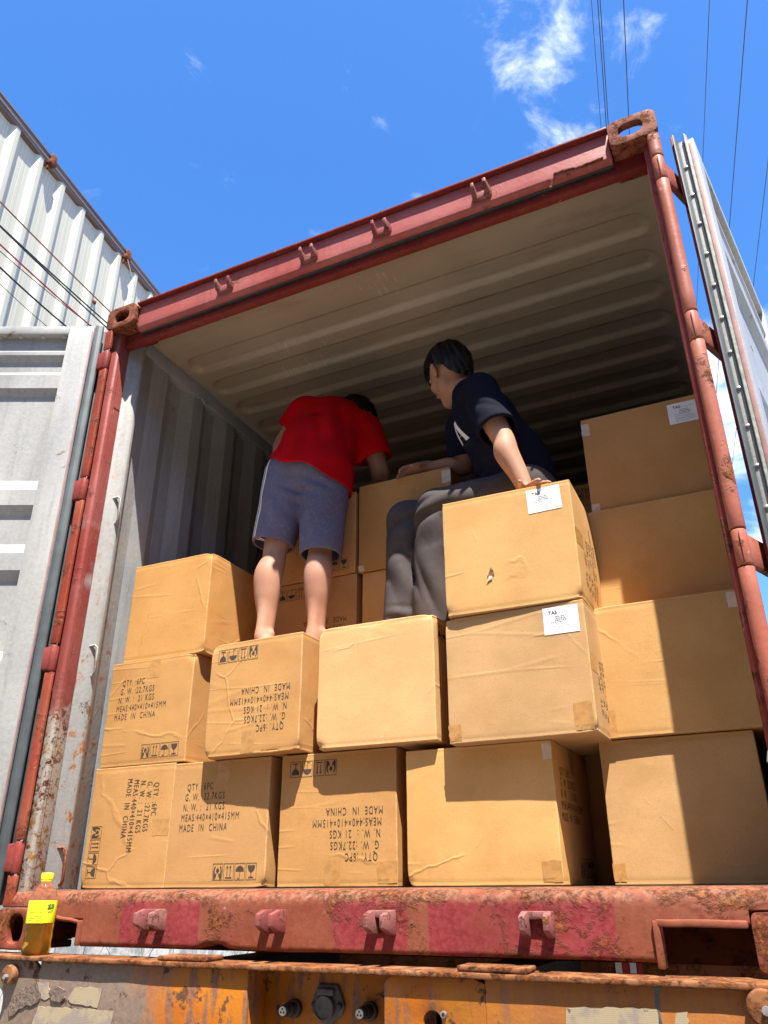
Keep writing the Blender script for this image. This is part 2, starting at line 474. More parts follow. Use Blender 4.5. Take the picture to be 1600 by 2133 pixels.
class Acc:
    """collects geometry for ONE mesh"""
    def __init__(s): s.v = []; s.f = []
    def add(s, vs, fs):
        k = len(s.v); s.v += [tuple(v) for v in vs]; s.f += [tuple(i+k for i in f) for f in fs]
        return s
    def box(s, a, b):
        (x0, y0, z0), (x1, y1, z1) = a, b
        vs = [(x0,y0,z0),(x1,y0,z0),(x1,y1,z0),(x0,y1,z0),(x0,y0,z1),(x1,y0,z1),(x1,y1,z1),(x0,y1,z1)]
        return s.add(vs, [(0,3,2,1),(4,5,6,7),(0,1,5,4),(1,2,6,5),(2,3,7,6),(3,0,4,7)])
    def prism(s, prof, axis, a, b):
        """closed 2-D profile (ccw) swept along axis x / z / y from a to b"""
        n = len(prof)
        def P(q, t):
            return {'z': (q[0], q[1], t), 'x': (t, q[0], q[1]), 'y': (q[0], t, q[1])}[axis]
        vs = [P(q, a) for q in prof] + [P(q, b) for q in prof]
        fs = [(i, (i+1) % n, n+(i+1) % n, n+i) for i in range(n)]
        fs += [tuple(range(n-1, -1, -1)), tuple(range(n, 2*n))]
        return s.add(vs, fs)
    def tube(s, pts, r, n=10, caps=True):
        pts = [Vector(p) for p in pts]
        rings = []
        for i, p in enumerate(pts):
            d = (pts[min(i+1, len(pts)-1)] - pts[max(i-1, 0)]).normalized()
            a = d.orthogonal().normalized() if i == 0 else (prev - d*prev.dot(d)).normalized()
            prev = a
            b = d.cross(a)
            rr = r if isinstance(r, (int, float)) else r[i]
            rings.append([p + (a*math.cos(t) + b*math.sin(t))*rr for t in [2*math.pi*k/n for k in range(n)]])
        vs = [v for g in rings for v in g]; fs = []
        for i in range(len(pts)-1):
            for k in range(n):
                fs.append((i*n+k, i*n+(k+1) % n, (i+1)*n+(k+1) % n, (i+1)*n+k))
        if caps:
            fs.append(tuple(range(n-1, -1, -1))); fs.append(tuple(range((len(pts)-1)*n, len(pts)*n)))
        return s.add(vs, fs)
    def lathe(s, prof, c, n=24, axis='z', caps=True):
        vs = []; fs = []
        for r, t in prof:
            for k in range(n):
                a = 2*math.pi*k/n; q = (r*math.cos(a), r*math.sin(a))
                vs.append({'z': (c[0]+q[0], c[1]+q[1], c[2]+t), 'y': (c[0]+q[0], c[1]+t, c[2]+q[1])}[axis])
        for i in range(len(prof)-1):
            for k in range(n):
                f = (i*n+k, i*n+(k+1) % n, (i+1)*n+(k+1) % n, (i+1)*n+k)
                fs.append(f if axis == 'z' else f[::-1])
        if caps:
            fs.append(tuple(range(n-1, -1, -1)) if axis == 'z' else tuple(range(n)))
            m = (len(prof)-1)*n
            fs.append(tuple(range(m, m+n)) if axis == 'z' else tuple(range(m+n-1, m-1, -1)))
        return s.add(vs, fs)
    def build(s, name, mat, parent=None, bevel=0.0, smooth=False, seg=2, matrix=None, rough=0.0, sub=0):
        me = bpy.data.meshes.new(name)
        me.from_pydata(s.v, [], s.f)
        bm = bmesh.new(); bm.from_mesh(me)
        bmesh.ops.recalc_face_normals(bm, faces=bm.faces)
        if bevel:
            es = [e for e in bm.edges if len(e.link_faces) == 2 and e.calc_face_angle(0) > .5]
            bmesh.ops.bevel(bm, geom=es, offset=bevel, segments=seg, affect='EDGES', profile=.5, clamp_overlap=True)
        if sub:
            for _ in range(sub):
                bmesh.ops.subdivide_edges(bm, edges=[e for e in bm.edges if e.calc_length() > .03], cuts=1, use_grid_fill=True)
            bmesh.ops.triangulate(bm, faces=[f for f in bm.faces if len(f.verts) > 4])
        if rough:
            for v in bm.verts:
                n1 = mnoise.noise_vector(v.co*9) * rough + mnoise.noise_vector(v.co*31)*rough*.5
                v.co += n1
        bm.to_mesh(me); bm.free()
        o = link(name, me, mat, parent, False, matrix)
        if smooth or bevel:
            me.polygons.foreach_set('use_smooth', [True]*len(me.polygons))
            try: me.set_sharp_from_angle(angle=R(42))
            except Exception: pass
        return o

# ------------------------------------------------------------------ layout helpers
CAM = Vector((2.3922, -2.082, 0.1682))
def at_y(u, v, y):
    d = pix_dir(u, v); return CAM + d*((y-CAM.y)/d.y)
def at_plane(u, v, p0, n):
    d = pix_dir(u, v); return CAM + d*((Vector(p0)-CAM).dot(n)/d.dot(n))
W, H = 2.438, 2.591
GZ = -1.35

def ring_plate(acc, x0, x1, z0, z1, hx, hz, rx, rz, P, t, cr=.0, N=40, p=2.6):
    """plate with a rounded hole; P maps (a,b,depth) to 3-D; depth 0..t"""
    out = []; inn = []
    cx, cz = (x0+x1)/2, (z0+z1)/2
    for k in range(N):
        a = 2*math.pi*(k+.5)/N
        dx, dz = math.cos(a), math.sin(a)
        sx = ((x1 if dx > 0 else x0)-hx)/dx if abs(dx) > 1e-6 else 9e9
        sz = ((z1 if dz > 0 else z0)-hz)/dz if abs(dz) > 1e-6 else 9e9
        s = min(sx, sz)
        q = [hx+dx*s, hz+dz*s]
        if cr:
            ex = min(q[0]-x0, x1-q[0]); ez = min(q[1]-z0, z1-q[1])
            if ex < cr and ez < cr:
                ccx = x0+cr if q[0] < cx else x1-cr; ccz = z0+cr if q[1] < cz else z1-cr
                l = math.hypot(q[0]-ccx, q[1]-ccz) or 1
                q = [ccx+(q[0]-ccx)/l*cr, ccz+(q[1]-ccz)/l*cr]
        out.append(q)
        r = (abs(dx/rx)**p + abs(dz/rz)**p)**(-1/p)
        inn.append([hx+dx*r, hz+dz*r])
    vs = [P(*q, 0) for q in out]+[P(*q, 0) for q in inn]+[P(*q, t) for q in out]+[P(*q, t) for q in inn]
    fs = []
    for k in range(N):
        j = (k+1) % N
        fs += [(k, j, N+j, N+k), (2*N+k, 3*N+k, 3*N+j, 2*N+j), (k, 2*N+k, 2*N+j, j), (N+k, N+j, 3*N+j, 3*N+k)]
    acc.add(vs, fs)

# ------------------------------------------------------------------ ground
mk('ground', [(-400, -400, GZ), (400, -400, GZ), (400, 800, GZ), (-400, 800, GZ)], [(0, 1, 2, 3)], 'ground')
tag(bpy.data.objects['ground'], kind='structure')

# ------------------------------------------------------------------ warehouse on the left
be = Vector((-.171, .985, 0)).normalized(); bn = Vector((be.y, -be.x, 0))
B0 = at_plane(0, 232, CAM + Vector((0, 0, 6)), Vector((0, 0, 1)))
ZL, ZT = 3.56, B0.z
bld = empty('warehouse', (B0.x + be.x*2 - bn.x*3, B0.y + be.y*2 - bn.y*3, GZ))
tag(bld, 'tall warehouse clad in cream white ribbed sheet metal above mottled plaster, left', 'building')
def BP(s, n, z): return B0 + be*s + bn*n + Vector((0, 0, z-B0.z))
PW = .315
prof = [(0, 0), (.045, .0), (.049, .0012), (.053, 0), (.09, 0), (.094, .0012), (.098, 0), (.135, 0), (.139, .0012), (.143, 0), (.185, .002), (.222, .032), (.232, .038), (.272, .038), (.282, .036), (.290, .002), (PW-.0005, 0)]
pv = []; pf = []
for z in (ZL, ZT+.03):
    for s, n in prof: pv.append(tuple(be*s + bn*n + Vector((0, 0, z-ZL))))
m_ = len(prof)
for i in range(m_-1): pf.append((i, i+1, m_+i+1, m_+i))
panel_me = None
for k in range(-14, 34):
    M4 = Matrix.Translation(BP(k*PW-.06, 0, ZL))
    if panel_me is None:
        o = mk('wall_panel', pv, pf, 'sheet', bld, matrix=M4); panel_me = o.data
    else:
        link('wall_panel', panel_me, None, bld, matrix=M4)
S0, S1 = -14*PW-.06, 34*PW-.06
def bbox_local(name, s0, s1, n0, n1, z0, z1, mat, bevel=.0):
    a = Acc()
    vs = [BP(s, n, z) for z in (z0, z1) for (s, n) in ((s0, n0), (s1, n0), (s1, n1), (s0, n1))]
    a.add(vs, [(0, 3, 2, 1), (4, 5, 6, 7), (0, 1, 5, 4), (1, 2, 6, 5), (2, 3, 7, 6), (3, 0, 4, 7)])
    return a.build(name, mat, bld, bevel)
bbox_local('plaster_wall', S0, S1, -.25, .035, GZ, ZL-.05, 'plaster')
bbox_local('ledge', S0, S1, -.2, .075, ZL-.047, ZL-.002, 'plaster', .006)
bbox_local('rear_wall', S0, S1, -6.2, -6.0, GZ, ZT, 'sheet')
bbox_local('end_wall', S0-.2, S0-.003, -6.2, .03, GZ, ZT, 'sheet')
bbox_local('end_wall', S1+.003, S1+.2, -6.2, .03, GZ, ZT, 'sheet')
# fascia in segments with three fine folds
a = Acc()
fp = [(-.1, ZT+.012), (.010, ZT+.0), (.040, ZT+.012), (.044, ZT+.022), (.044, ZT+.040), (.049, ZT+.044), (.049, ZT+.066), (.044, ZT+.070), (.044, ZT+.100), (.052, ZT+.107), (.052, ZT+.122), (-.1, ZT+.13)]
vs = [BP(S0-.2, n, z) for n, z in fp]+[BP(S1+.2, n, z) for n, z in fp]
n_ = len(fp)
a.add(vs, [(i, (i+1) % n_, n_+(i+1) % n_, n_+i) for i in range(n_)] + [tuple(range(n_)), tuple(range(2*n_-1, n_-1, -1))])
a.build('fascia', 'fascia', bld)
bbox_local('roof', S0-.2, S1+.2, -6.3, -.11, ZT+.05, ZT+.11, 'fascia')
for (u, v) in ((105, 341), (262, 541)):
    q = at_plane(u, v, B0 + bn*.06, bn)
    s = (q-B0).dot(be)
    a = Acc()
    for (s0, s1, n0, n1, z0, z1) in ((s-.03, s+.05, .03, .085, ZT+.005, ZT+.050), (s-.01, s+.05, .055, .085, ZT+.0, ZT+.125), (s-.02, s+.0, .03, .055, ZT-.055, ZT+.004)):
        vs = [BP(s_, n, z) for z in (z0, z1) for (s_, n) in ((s0, n0), (s1, n0), (s1, n1), (s0, n1))]
        a.add(vs, [(0, 3, 2, 1), (4, 5, 6, 7), (0, 1, 5, 4), (1, 2, 6, 5), (2, 3, 7, 6), (3, 0, 4, 7)])
    a.build('fascia_bracket', 'rust', bld, .004, rough=.004)
for (u, v) in ((98, 530), (196, 630)):
    q = at_plane(u, v, B0 + bn*.005, bn)
    a = Acc(); a.lathe([(.022, -.012), (.022, .012)], (q.x, q.y, q.z), 10)
    a.build('screw_head', 'rust', bld, .004)

# unseen wall added behind the camera to block part of the sky light
yw = empty('sky_block_wall', (3.0, -8.2, GZ))
tag(yw, 'plain brown-grey wall added behind the camera to block sky light', 'wall')
MT['sky_block'] = plain('sky_block_brown', (.20, .155, .12), .9, .25, 2.0, .2)
a = Acc(); a.box((-40, -8.6, GZ), (45, -8.2, 7.4)); a.build('sky_block_face', 'sky_block', yw)
a = Acc(); a.box((-40, -8.7, 7.402), (45, -8.1, 7.55)); a.build('sky_block_cap', 'fascia', yw)

# cables strung in front of the wall
cab = {'brown': plain('brown_cable', (.22, .10, .05), .6), 'dark': plain('dark_green_cable', (.012, .02, .022), .5), 'red': plain('red_cable', (.35, .02, .05), .5), 'thin': plain('grey_wire', (.06, .05, .05), .6)}
cl_ = [((0, 420), (232, 652), 'brown', .006, 'thin rusty brown cable, uppermost of those strung before the warehouse wall'),
       ((0, 470), (222, 672), 'dark', .0065, 'black cable just under the rusty brown one, upper of a close pair'),
       ((0, 471), (226, 686), 'dark', .0065, 'black cable of a close pair, lower one ending behind the rusty casting'),
       ((0, 509), (190, 680), 'red', .0065, 'dark red cable strung across the warehouse wall'),
       ((0, 523), (150, 648), 'thin', .0035, 'thin grey wire that meets the red cable from below'),
       ((0, 557), (138, 680), 'dark', .007, 'lone black cable below the red one, over the left door'),
       ((0, 591), (97, 679), 'thin', .0028, 'thin wire lowest and leftmost of the strung cables')]
for i, (p, q, c, r, lab) in enumerate(cl_):
    off = .45 + .05*(i % 3)
    A = at_plane(*p, B0 + bn*off, bn); Bq = at_plane(*q, B0 + bn*off, bn)
    pts = []
    for k in range(25):
        t = -1.6 + 4.4*k/24
        P = A.lerp(Bq, t); P.z += .03*((t-.5)**2-.25)
        pts.append(P)
    base = pts[0].copy()
    o = Acc().tube([x-base for x in pts], r, 8).build('cable', cab[c], None, 0, True, matrix=Matrix.Translation(base))
    tag(o, lab, 'cable', 'cables strung along the warehouse')
A = at_plane(266, 541, B0 + bn*.088, bn); Bq = at_plane(300, 660, B0 + bn*.5, bn)
Bq = A + (Bq-A)*1.4
o = Acc().tube([Vector((0, 0, 0)), (Bq-A)*.5 + Vector((0, 0, -.03)), Bq-A], .0035, 6).build('drop_wire', cab['thin'], None, 0, True, matrix=Matrix.Translation(A))
tag(o, 'thin dark wire dropping from the rusty fascia bracket to the container', 'wire')

# high power lines, right
vp = pix_dir(1390, 2105)
pl_ = [((1232, 0), .008, 24, 'faint thin power line, leftmost of the overhead lines'), ((1245, 0), .012, 24, 'power line of a close pair, left one, beside the rusty casting'), ((1250, 0), .012, 24, 'power line of a close pair, right one, beside the rusty casting'),
       ((1299, 0), .014, 26, 'dark power line seen through the hole of the top right casting'), ((1478, 0), .010, 28, 'thin power line right of the open right door top'), ((1557, 0), .014, 28, 'dark power line near the right edge of the sky'), ((1640, 0), .012, 28, 'power line that enters at the right edge beside the grey door')]
plm = plain('power_line_metal', (.05, .055, .07), .5)
for (p, r, t, lab) in pl_:
    Q = CAM + pix_dir(*p)*t
    pts = [vp*s for s in np.linspace(-60, 90, 14)]
    o = Acc().tube(pts, r, 6).build('power_line', plm, None, 0, True, matrix=Matrix.Translation(Q))
    tag(o, lab, 'power line', 'overhead power lines')

# ------------------------------------------------------------------ shipping container
con = empty('shipping_container', (W/2, 6.0, 0.0))
tag(con, 'rusty red shipping container with both doors open and grey inside', 'container')

def casting(left, top):
    x0, x1 = (0, .162) if left else (W-.162, W)
    z0, z1 = (H-.118, H) if top else (0, .118)
    a = Acc()
    hx = (x0+x1)/2 + (.006 if left else -.006)
    cz = (z0+z1)/2
    y0 = -.004 if top else -.012
    ring_plate(a, x0, x1, z0, z1, hx, cz, .041 if top else .034, .030 if top else .042, lambda p, q, d: (p, y0+d, q), .026, .028 if top else .012)
    za = z1-.026
    if top:
        if left: a.box((x0+.003, y0+.027, za), (x1-.003, .172, z1-.001))
        else: ring_plate(a, x0+.003, x1-.003, y0+.027, .172, hx, y0+.072, .050, .040, lambda p, q, d: (p, q, za+d), .025)
        a.box((x0+.003, y0+.027, z0+.001), (x1-.003, .172, z0+.022))
    else:
        a.box((x0+.003, y0+.027, za), (x1-.003, .172, z1-.001))
        a.box((x0+.003, y0+.027, z0+.001), (x1-.003, .172, z0+.022))
    a.box((x0+.002, y0+.027, z0+.023), (x0+.024, .172, za-.001))
    a.box((x1-.024, y0+.027, z0+.023), (x1-.002, .172, za-.001))
    if not top: a.box((x0+.025, .15, z0+.023), (x1-.025, .172, za-.001))
    else: a.box((x0+.025, .15, z0+.023), (x1-.025, .172, za-.001))
    a.build('corner_casting', 'casting', con, .004, rough=.0012)
for l in (True, False):
    for t in (True, False): casting(l, t)

HZ = (2.315, 1.665, .955, .27)      # hinge heights
for left in (True, False):
    X = (lambda x: x) if left else (lambda x: W-x)
    # main post
    a = Acc()
    a.prism([(X(.004), .032), (X(.050), .032), (X(.060), .040), (X(.060), .099), (X(.004), .099)], 'z', .121, H-.119)
    post = a.build('corner_post', 'post' if left else 'red', con, .003)
    if left:
        a = Acc(); a.box((.0600, .056, .13), (.0608, .0575, H-.13)); a.build('weld_seam', 'rust', con)
        a = Acc(); a.box((.0600, .060, 2.085), (.0615, .098, 2.089)); a.build('weld_seam', 'rust', con)
    # J section of the inner post
    a = Acc()
    a.prism([(X(.004), .102), (X(.058), .102), (X(.060), .118), (X(.060), .262), (X(.004), .262)] if not left else [(X(.004), .102), (X(.058), .102), (X(.066), .112), (X(.094), .138), (X(.099), .150), (X(.094), .166), (X(.068), .188), (X(.061), .20), (X(.059), .262), (X(.004), .262)], 'z', .173, 2.50)
    a.build('inner_post', 'jbar' if left else 'grey', con, .003)
    # hinge pin guards between the hinges
    zs = [.121] + [z for h in sorted(HZ) for z in (h-.055, h+.055)] + [H-.119]
    for i in range(0, len(zs), 2):
        z0, z1 = zs[i], zs[i+1]
        c = X(.022)
        pr_ = [(c + .0205*math.cos(t), .010 + .017*math.sin(t)) for t in np.linspace(math.pi, 2*math.pi, 9)] + [(c+.0205, .029), (c-.0205, .029)]
        if left: pr_ = [(.001, .000), (.036, -.002), (.041, .002), (.041, .012), (.034, .012), (.032, .006), (.006, .008), (.006, .029), (.001, .029)]
        a = Acc(); a.prism(pr_, 'z', z0, z1)
        a.build('hinge_guard', 'lip' if left else 'lip_right', con, .002, rough=.0010, sub=3)
    # lashing bars
    if left:
        for z in (1.66, 1.02, .30):
            a = Acc(); a.tube([(.050, .125, z), (.102, .128, z+.004), (.112, .130, z-.006), (.112, .134, z-.10), (.104, .138, z-.112), (.06, .15, z-.115)], .0055, 8)
            a.build('lashing_bar', 'jbar' if z > .5 else 'casting', con, 0, True)
    # top side rail and hooks
    a = Acc(); a.box((X(.005), .175, 2.46), (X(.062), 12.0, 2.535))
    a.build('top_side_rail', 'grey', con, .006)
    for y in ((.62, 1.35, 2.1, 2.85) if left else ()):
        a = Acc(); a.tube([(X(.06), y-.03, 2.455), (X(.085), y-.025, 2.445), (X(.09), y, 2.425), (X(.085), y+.025, 2.445), (X(.06), y+.03, 2.455)], .006, 8)
        a.build('lashing_ring', 'grey', con, 0, True)
    a = Acc(); a.box((X(.005), .175, .02), (X(.055), 12.0, .165)); a.build('bottom_side_rail', 'red', con)
    # corrugated side wall
    ys = [.263]; xs = [.02]
    y = .30
    pts = [(.263, .056)]
    while y < 11.9:
        for dy, x in ((0, .056), (.072, .056), (.140, .020), (.210, .020)):
            pts.append((y+dy, x))
        y += .278
    pts.append((12.0+.2, .056))
    vs = []; fs = []
    for (yy, xx) in pts: vs += [(X(xx), yy, .168), (X(xx), yy, 2.459)]
    for i in range(len(pts)-1):
        f = (2*i, 2*i+1, 2*i+3, 2*i+2)
        fs.append(f if left else f[::-1])
    k = len(vs)
    for (yy, xx) in pts: vs += [(X(xx-.006), yy, .168), (X(xx-.006), yy, 2.459)]
    for i in range(len(pts)-1):
        f = (k+2*i, k+2*i+2, k+2*i+3, k+2*i+1)
        fs.append(f if left else f[::-1])
    a = Acc().add(vs, fs); a.build('side_wall', 'grey', con)
# front end wall, floor
a = Acc(); a.box((.03, 12.2, .02), (W-.03, 12.24, 2.55)); a.build('end_wall', 'grey', con)
a = Acc(); a.box((.064, .102, .118), (W-.064, 12.19, .172)); a.build('cargo_floor', 'plywood', con)
for i in range(29):
    a = Acc(); a.box((.12, .35+i*.4, .035), (W-.12, .41+i*.4, .117)); a.build('cross_member', 'darkred', con)

# roof sheet stamped with cross ribs
xs = np.unique(np.concatenate([np.linspace(.03, .30, 28), np.linspace(.30, W-.30, 14), np.linspace(W-.30, W-.03, 28)]))
ys = np.unique(np.concatenate([np.linspace(.05, .40, 6), np.linspace(.40, 3.6, 330), np.linspace(3.6, 12.22, 330)]))
XX, YY = np.meshgrid(xs, ys)
ph = ((YY-.40) % .211)/.211
def sstep(a, b, x):
    t = np.clip((x-a)/(b-a), 0, 1); return t*t*(3-2*t)
rib = sstep(.03, .13, ph)*(1-sstep(.56, .66, ph))
endd = np.minimum(XX-.085, W-.085-XX)
yc = np.abs(ph-.375)*.211
rr = endd - .05*(yc/.075)**2*1.2
rib = rib*sstep(0, .04, rr)*(YY > .40)
ZZ = 2.546 + .022*rib - .0
ny, nx = XX.shape
vs = np.stack([XX, YY, ZZ], -1).reshape(-1, 3)
idx = np.arange(nx*ny).reshape(ny, nx)
fs = np.stack([idx[:-1, :-1], idx[1:, :-1], idx[1:, 1:], idx[:-1, 1:]], -1).reshape(-1, 4)
roof = mk('roof', vs.tolist(), fs.tolist(), 'ceiling', con, True)
a = Acc(); a.box((.03, .175, 2.572), (W-.03, 12.22, 2.578)); a.build('roof_top_skin', 'red', con)

# header
a = Acc()
x0, x1 = .163, W-.163
a.prism([(.022, 2.455), (.034, 2.446), (.060, 2.446), (.060, 2.575), (.022, 2.575)], 'x', x0, x1)
hd = a.build('door_header', 'header', con, .006, rough=.0006, sub=3)
a = Acc(); a.prism([(.003, 2.578), (.003, 2.588), (.06, 2.588), (.175, 2.585), (.175, 2.577), (.012, 2.577)], 'x', x0-.0, x1)
a.build('roof_flange', 'darkred', con, .001, rough=.0012, sub=4)
a = Acc(); a.prism([(.066, 2.412), (.092, 2.406), (.100, 2.412), (.100, 2.54), (.066, 2.54)], 'x', .0605, W-.0605)
a.build('header_inner_flange', 'darkred', con, .003, rough=.0007, sub=3)
a = Acc(); a.prism([(.046, 2.4435), (.050, 2.440), (.064, 2.439), (.064, 2.4455), (.046, 2.4455)], 'x', .165, W-.165)
a.build('header_gap_shade', 'black', con, .001)  # black strip that stands in for the shaded gap under the header
a = Acc(); a.box((.0605, .101, 2.50), (W-.0605, .178, 2.55)); a.build('header_back', 'ceiling', con)
# weld bead on the header
wp = [at_y(u, v, .02) for u, v in ((1147, 392), (1150, 372), (1156, 361), (1180, 354), (1210, 347), (1240, 336), (1258, 327))]
a = Acc(); pts = []
for i in range(len(wp)-1):
    for t in np.linspace(0, 1, 9)[:-1]:
        p = wp[i].lerp(wp[i+1], t); pts.append(p + mnoise.noise_vector(p*60)*.004)
a.tube(pts, [.0045+.002*mnoise.noise(p*90) for p in pts], 7); a.build('weld_bead', 'rust', con, 0, True)

LUGX = (.648, 1.063, 1.394, 1.805)
def lug(x, y, z, up, seed, mat):
    """cam keeper: a bar against the steel with two prongs standing out"""
    rs = random.Random(seed)
    a = Acc()
    s = 1 if up else -1
    hw = .036 + rs.uniform(-.003, .004)
    a.box((x-hw, y-.016, z-(.014 if up else .004)), (x+hw, y+.002, z+.014))
    for sx in (-1, 1):
        l = (.048 if up else .062) + rs.uniform(-.012, .006); w = .0085; tw = rs.uniform(-.007, .007)
        cx = x + sx*(hw-.008)
        zz = z + (.012 if up else -.004)
        vs = []
        for (yy, c, h0, h1, ww) in (((y+.002, cx, -.020, .014, w+.002), (y-.028, cx+tw*.5, -.017, .015, w), (y-l, cx+tw, .008, .028, w*.75)) if up else ((y+.002, cx, -.040, .018, w+.0015), (y-.022, cx+tw*.5, -.036, .018, w), (y-l, cx+tw, -.022, .008, w*.8))):
            vs += [(c-ww, yy, zz+h0), (c+ww, yy, zz+h0), (c+ww, yy, zz+h1), (c-ww, yy, zz+h1)]
        fs = [(0, 1, 2, 3), (11, 10, 9, 8)]
        for q in (0, 4):
            for k in range(4): fs.append((q+k, q+4+k, q+4+(k+1) % 4, q+(k+1) % 4))
        a.add(vs, fs)
    return a.build('lock_keeper', mat, con, .0025, rough=.0012)
lugm = rusty('worn_keeper_paint', (.20, .045, .04), (.27, .13, .115), .55, 24, .9, 3.3)
for i, x in enumerate(LUGX):
    lug(x, .022, 2.487, True, 10+i, lugm)
    lug(x, 0.0, .104, False, 30+i, lugm)

# sill: one pressed sheet with pocket cut-outs
def zb(x):
    if x < .1635 or x > W-.1635: return .1195
    if x < .3605: return .086
    if x > 2.0840: return .092
    return .017
sx_ = set(np.round(np.arange(.003, W-.002, .006), 4).tolist())
for q in (.1635, .3605, 2.0840, W-.1635): sx_ |= {round(q-.0006, 4), round(q+.0006, 4)}
sx_ = sorted(sx_)
vs = []; fs = []; nr_ = 0
for x in sx_:
    b = zb(x); col_ = [(.03, b), (.004, b), (.0, b+.003)]
    for t in np.linspace(0, 1, 12)[1:]: col_.append((.0, b+.003+(.136-b-.003)*t))
    col_ += [(.002, .145), (.006, .152), (.012, .158), (.020, .163), (.045, .167), (.098, .1705)]
    nr_ = len(col_)
    for (y, z) in col_:
        p = Vector((x, y, z))
        k = mnoise.noise(Vector((x*3.1, 0, z*6)))*.0045 + mnoise.noise(Vector((x*14, 1, z*14)))*.0016
        edge = max(0, min(1, (z-.118)/.03))*max(0, 1-y/.06) + max(0, 1-(z-.017)/.02)*.6
        for (wx, wz, wr) in ((1.43, .09, .025), (1.592, .085, .022), (2.2, .13, .05), (1.87, .10, .03), (.64, .125, .03), (1.46, .07, .03)):
            edge += .8*math.exp(-((x-wx)/wr)**2-((z-wz)/(wr*1.6))**2)
        k += edge*(mnoise.noise(p*75)*.0030 + abs(mnoise.noise(p*150))*.0024 - .001)
        if y < .06: y += -k*.9
        if z < .03:
            z += .0035*mnoise.noise(Vector((x*5, 3, 0))) + .010*math.exp(-((x-.86)/.035)**2)
            y += .02*math.exp(-((x-.86)/.04)**2)
        vs.append((x, y, z))
for i in range(len(sx_)-1):
    for j in range(nr_-1): fs.append((i*nr_+j, (i+1)*nr_+j, (i+1)*nr_+j+1, i*nr_+j+1))
mk('door_sill', vs, fs, 'sill', con, True)
def frame(pts, r):
    a = Acc()
    for i in range(len(pts)-1):
        (xa, za), (xb, zb) = pts[i], pts[i+1]
        a.box((min(xa, xb)-r, -.010, min(za, zb)-r), (max(xa, xb)+r, .045, max(za, zb)+r))
    return a.build('pocket_frame', 'sill', con, .003, rough=.0022, sub=3)
frame([(2.076, .012), (2.076, .092)], .0075)
frame([(2.084, .095), (2.262, .095)], .0075)
frame([(.3525, .022), (.3525, .080)], .006)
a = Acc(); a.tube([(.205, -.004, .076), (.225, -.008, .088), (.25, -.008, .093), (.28, -.008, .089), (.32, -.006, .087), (.348, -.004, .081)], [.004, .007, .008, .006, .006, .005], 8)
a.build('bent_pocket_lip', 'sill', con, 0, True, rough=.002)
a = Acc(); a.box((.17, .20, .0), (W-.17, .235, .117)); a.build('sill_back', 'rust', con)
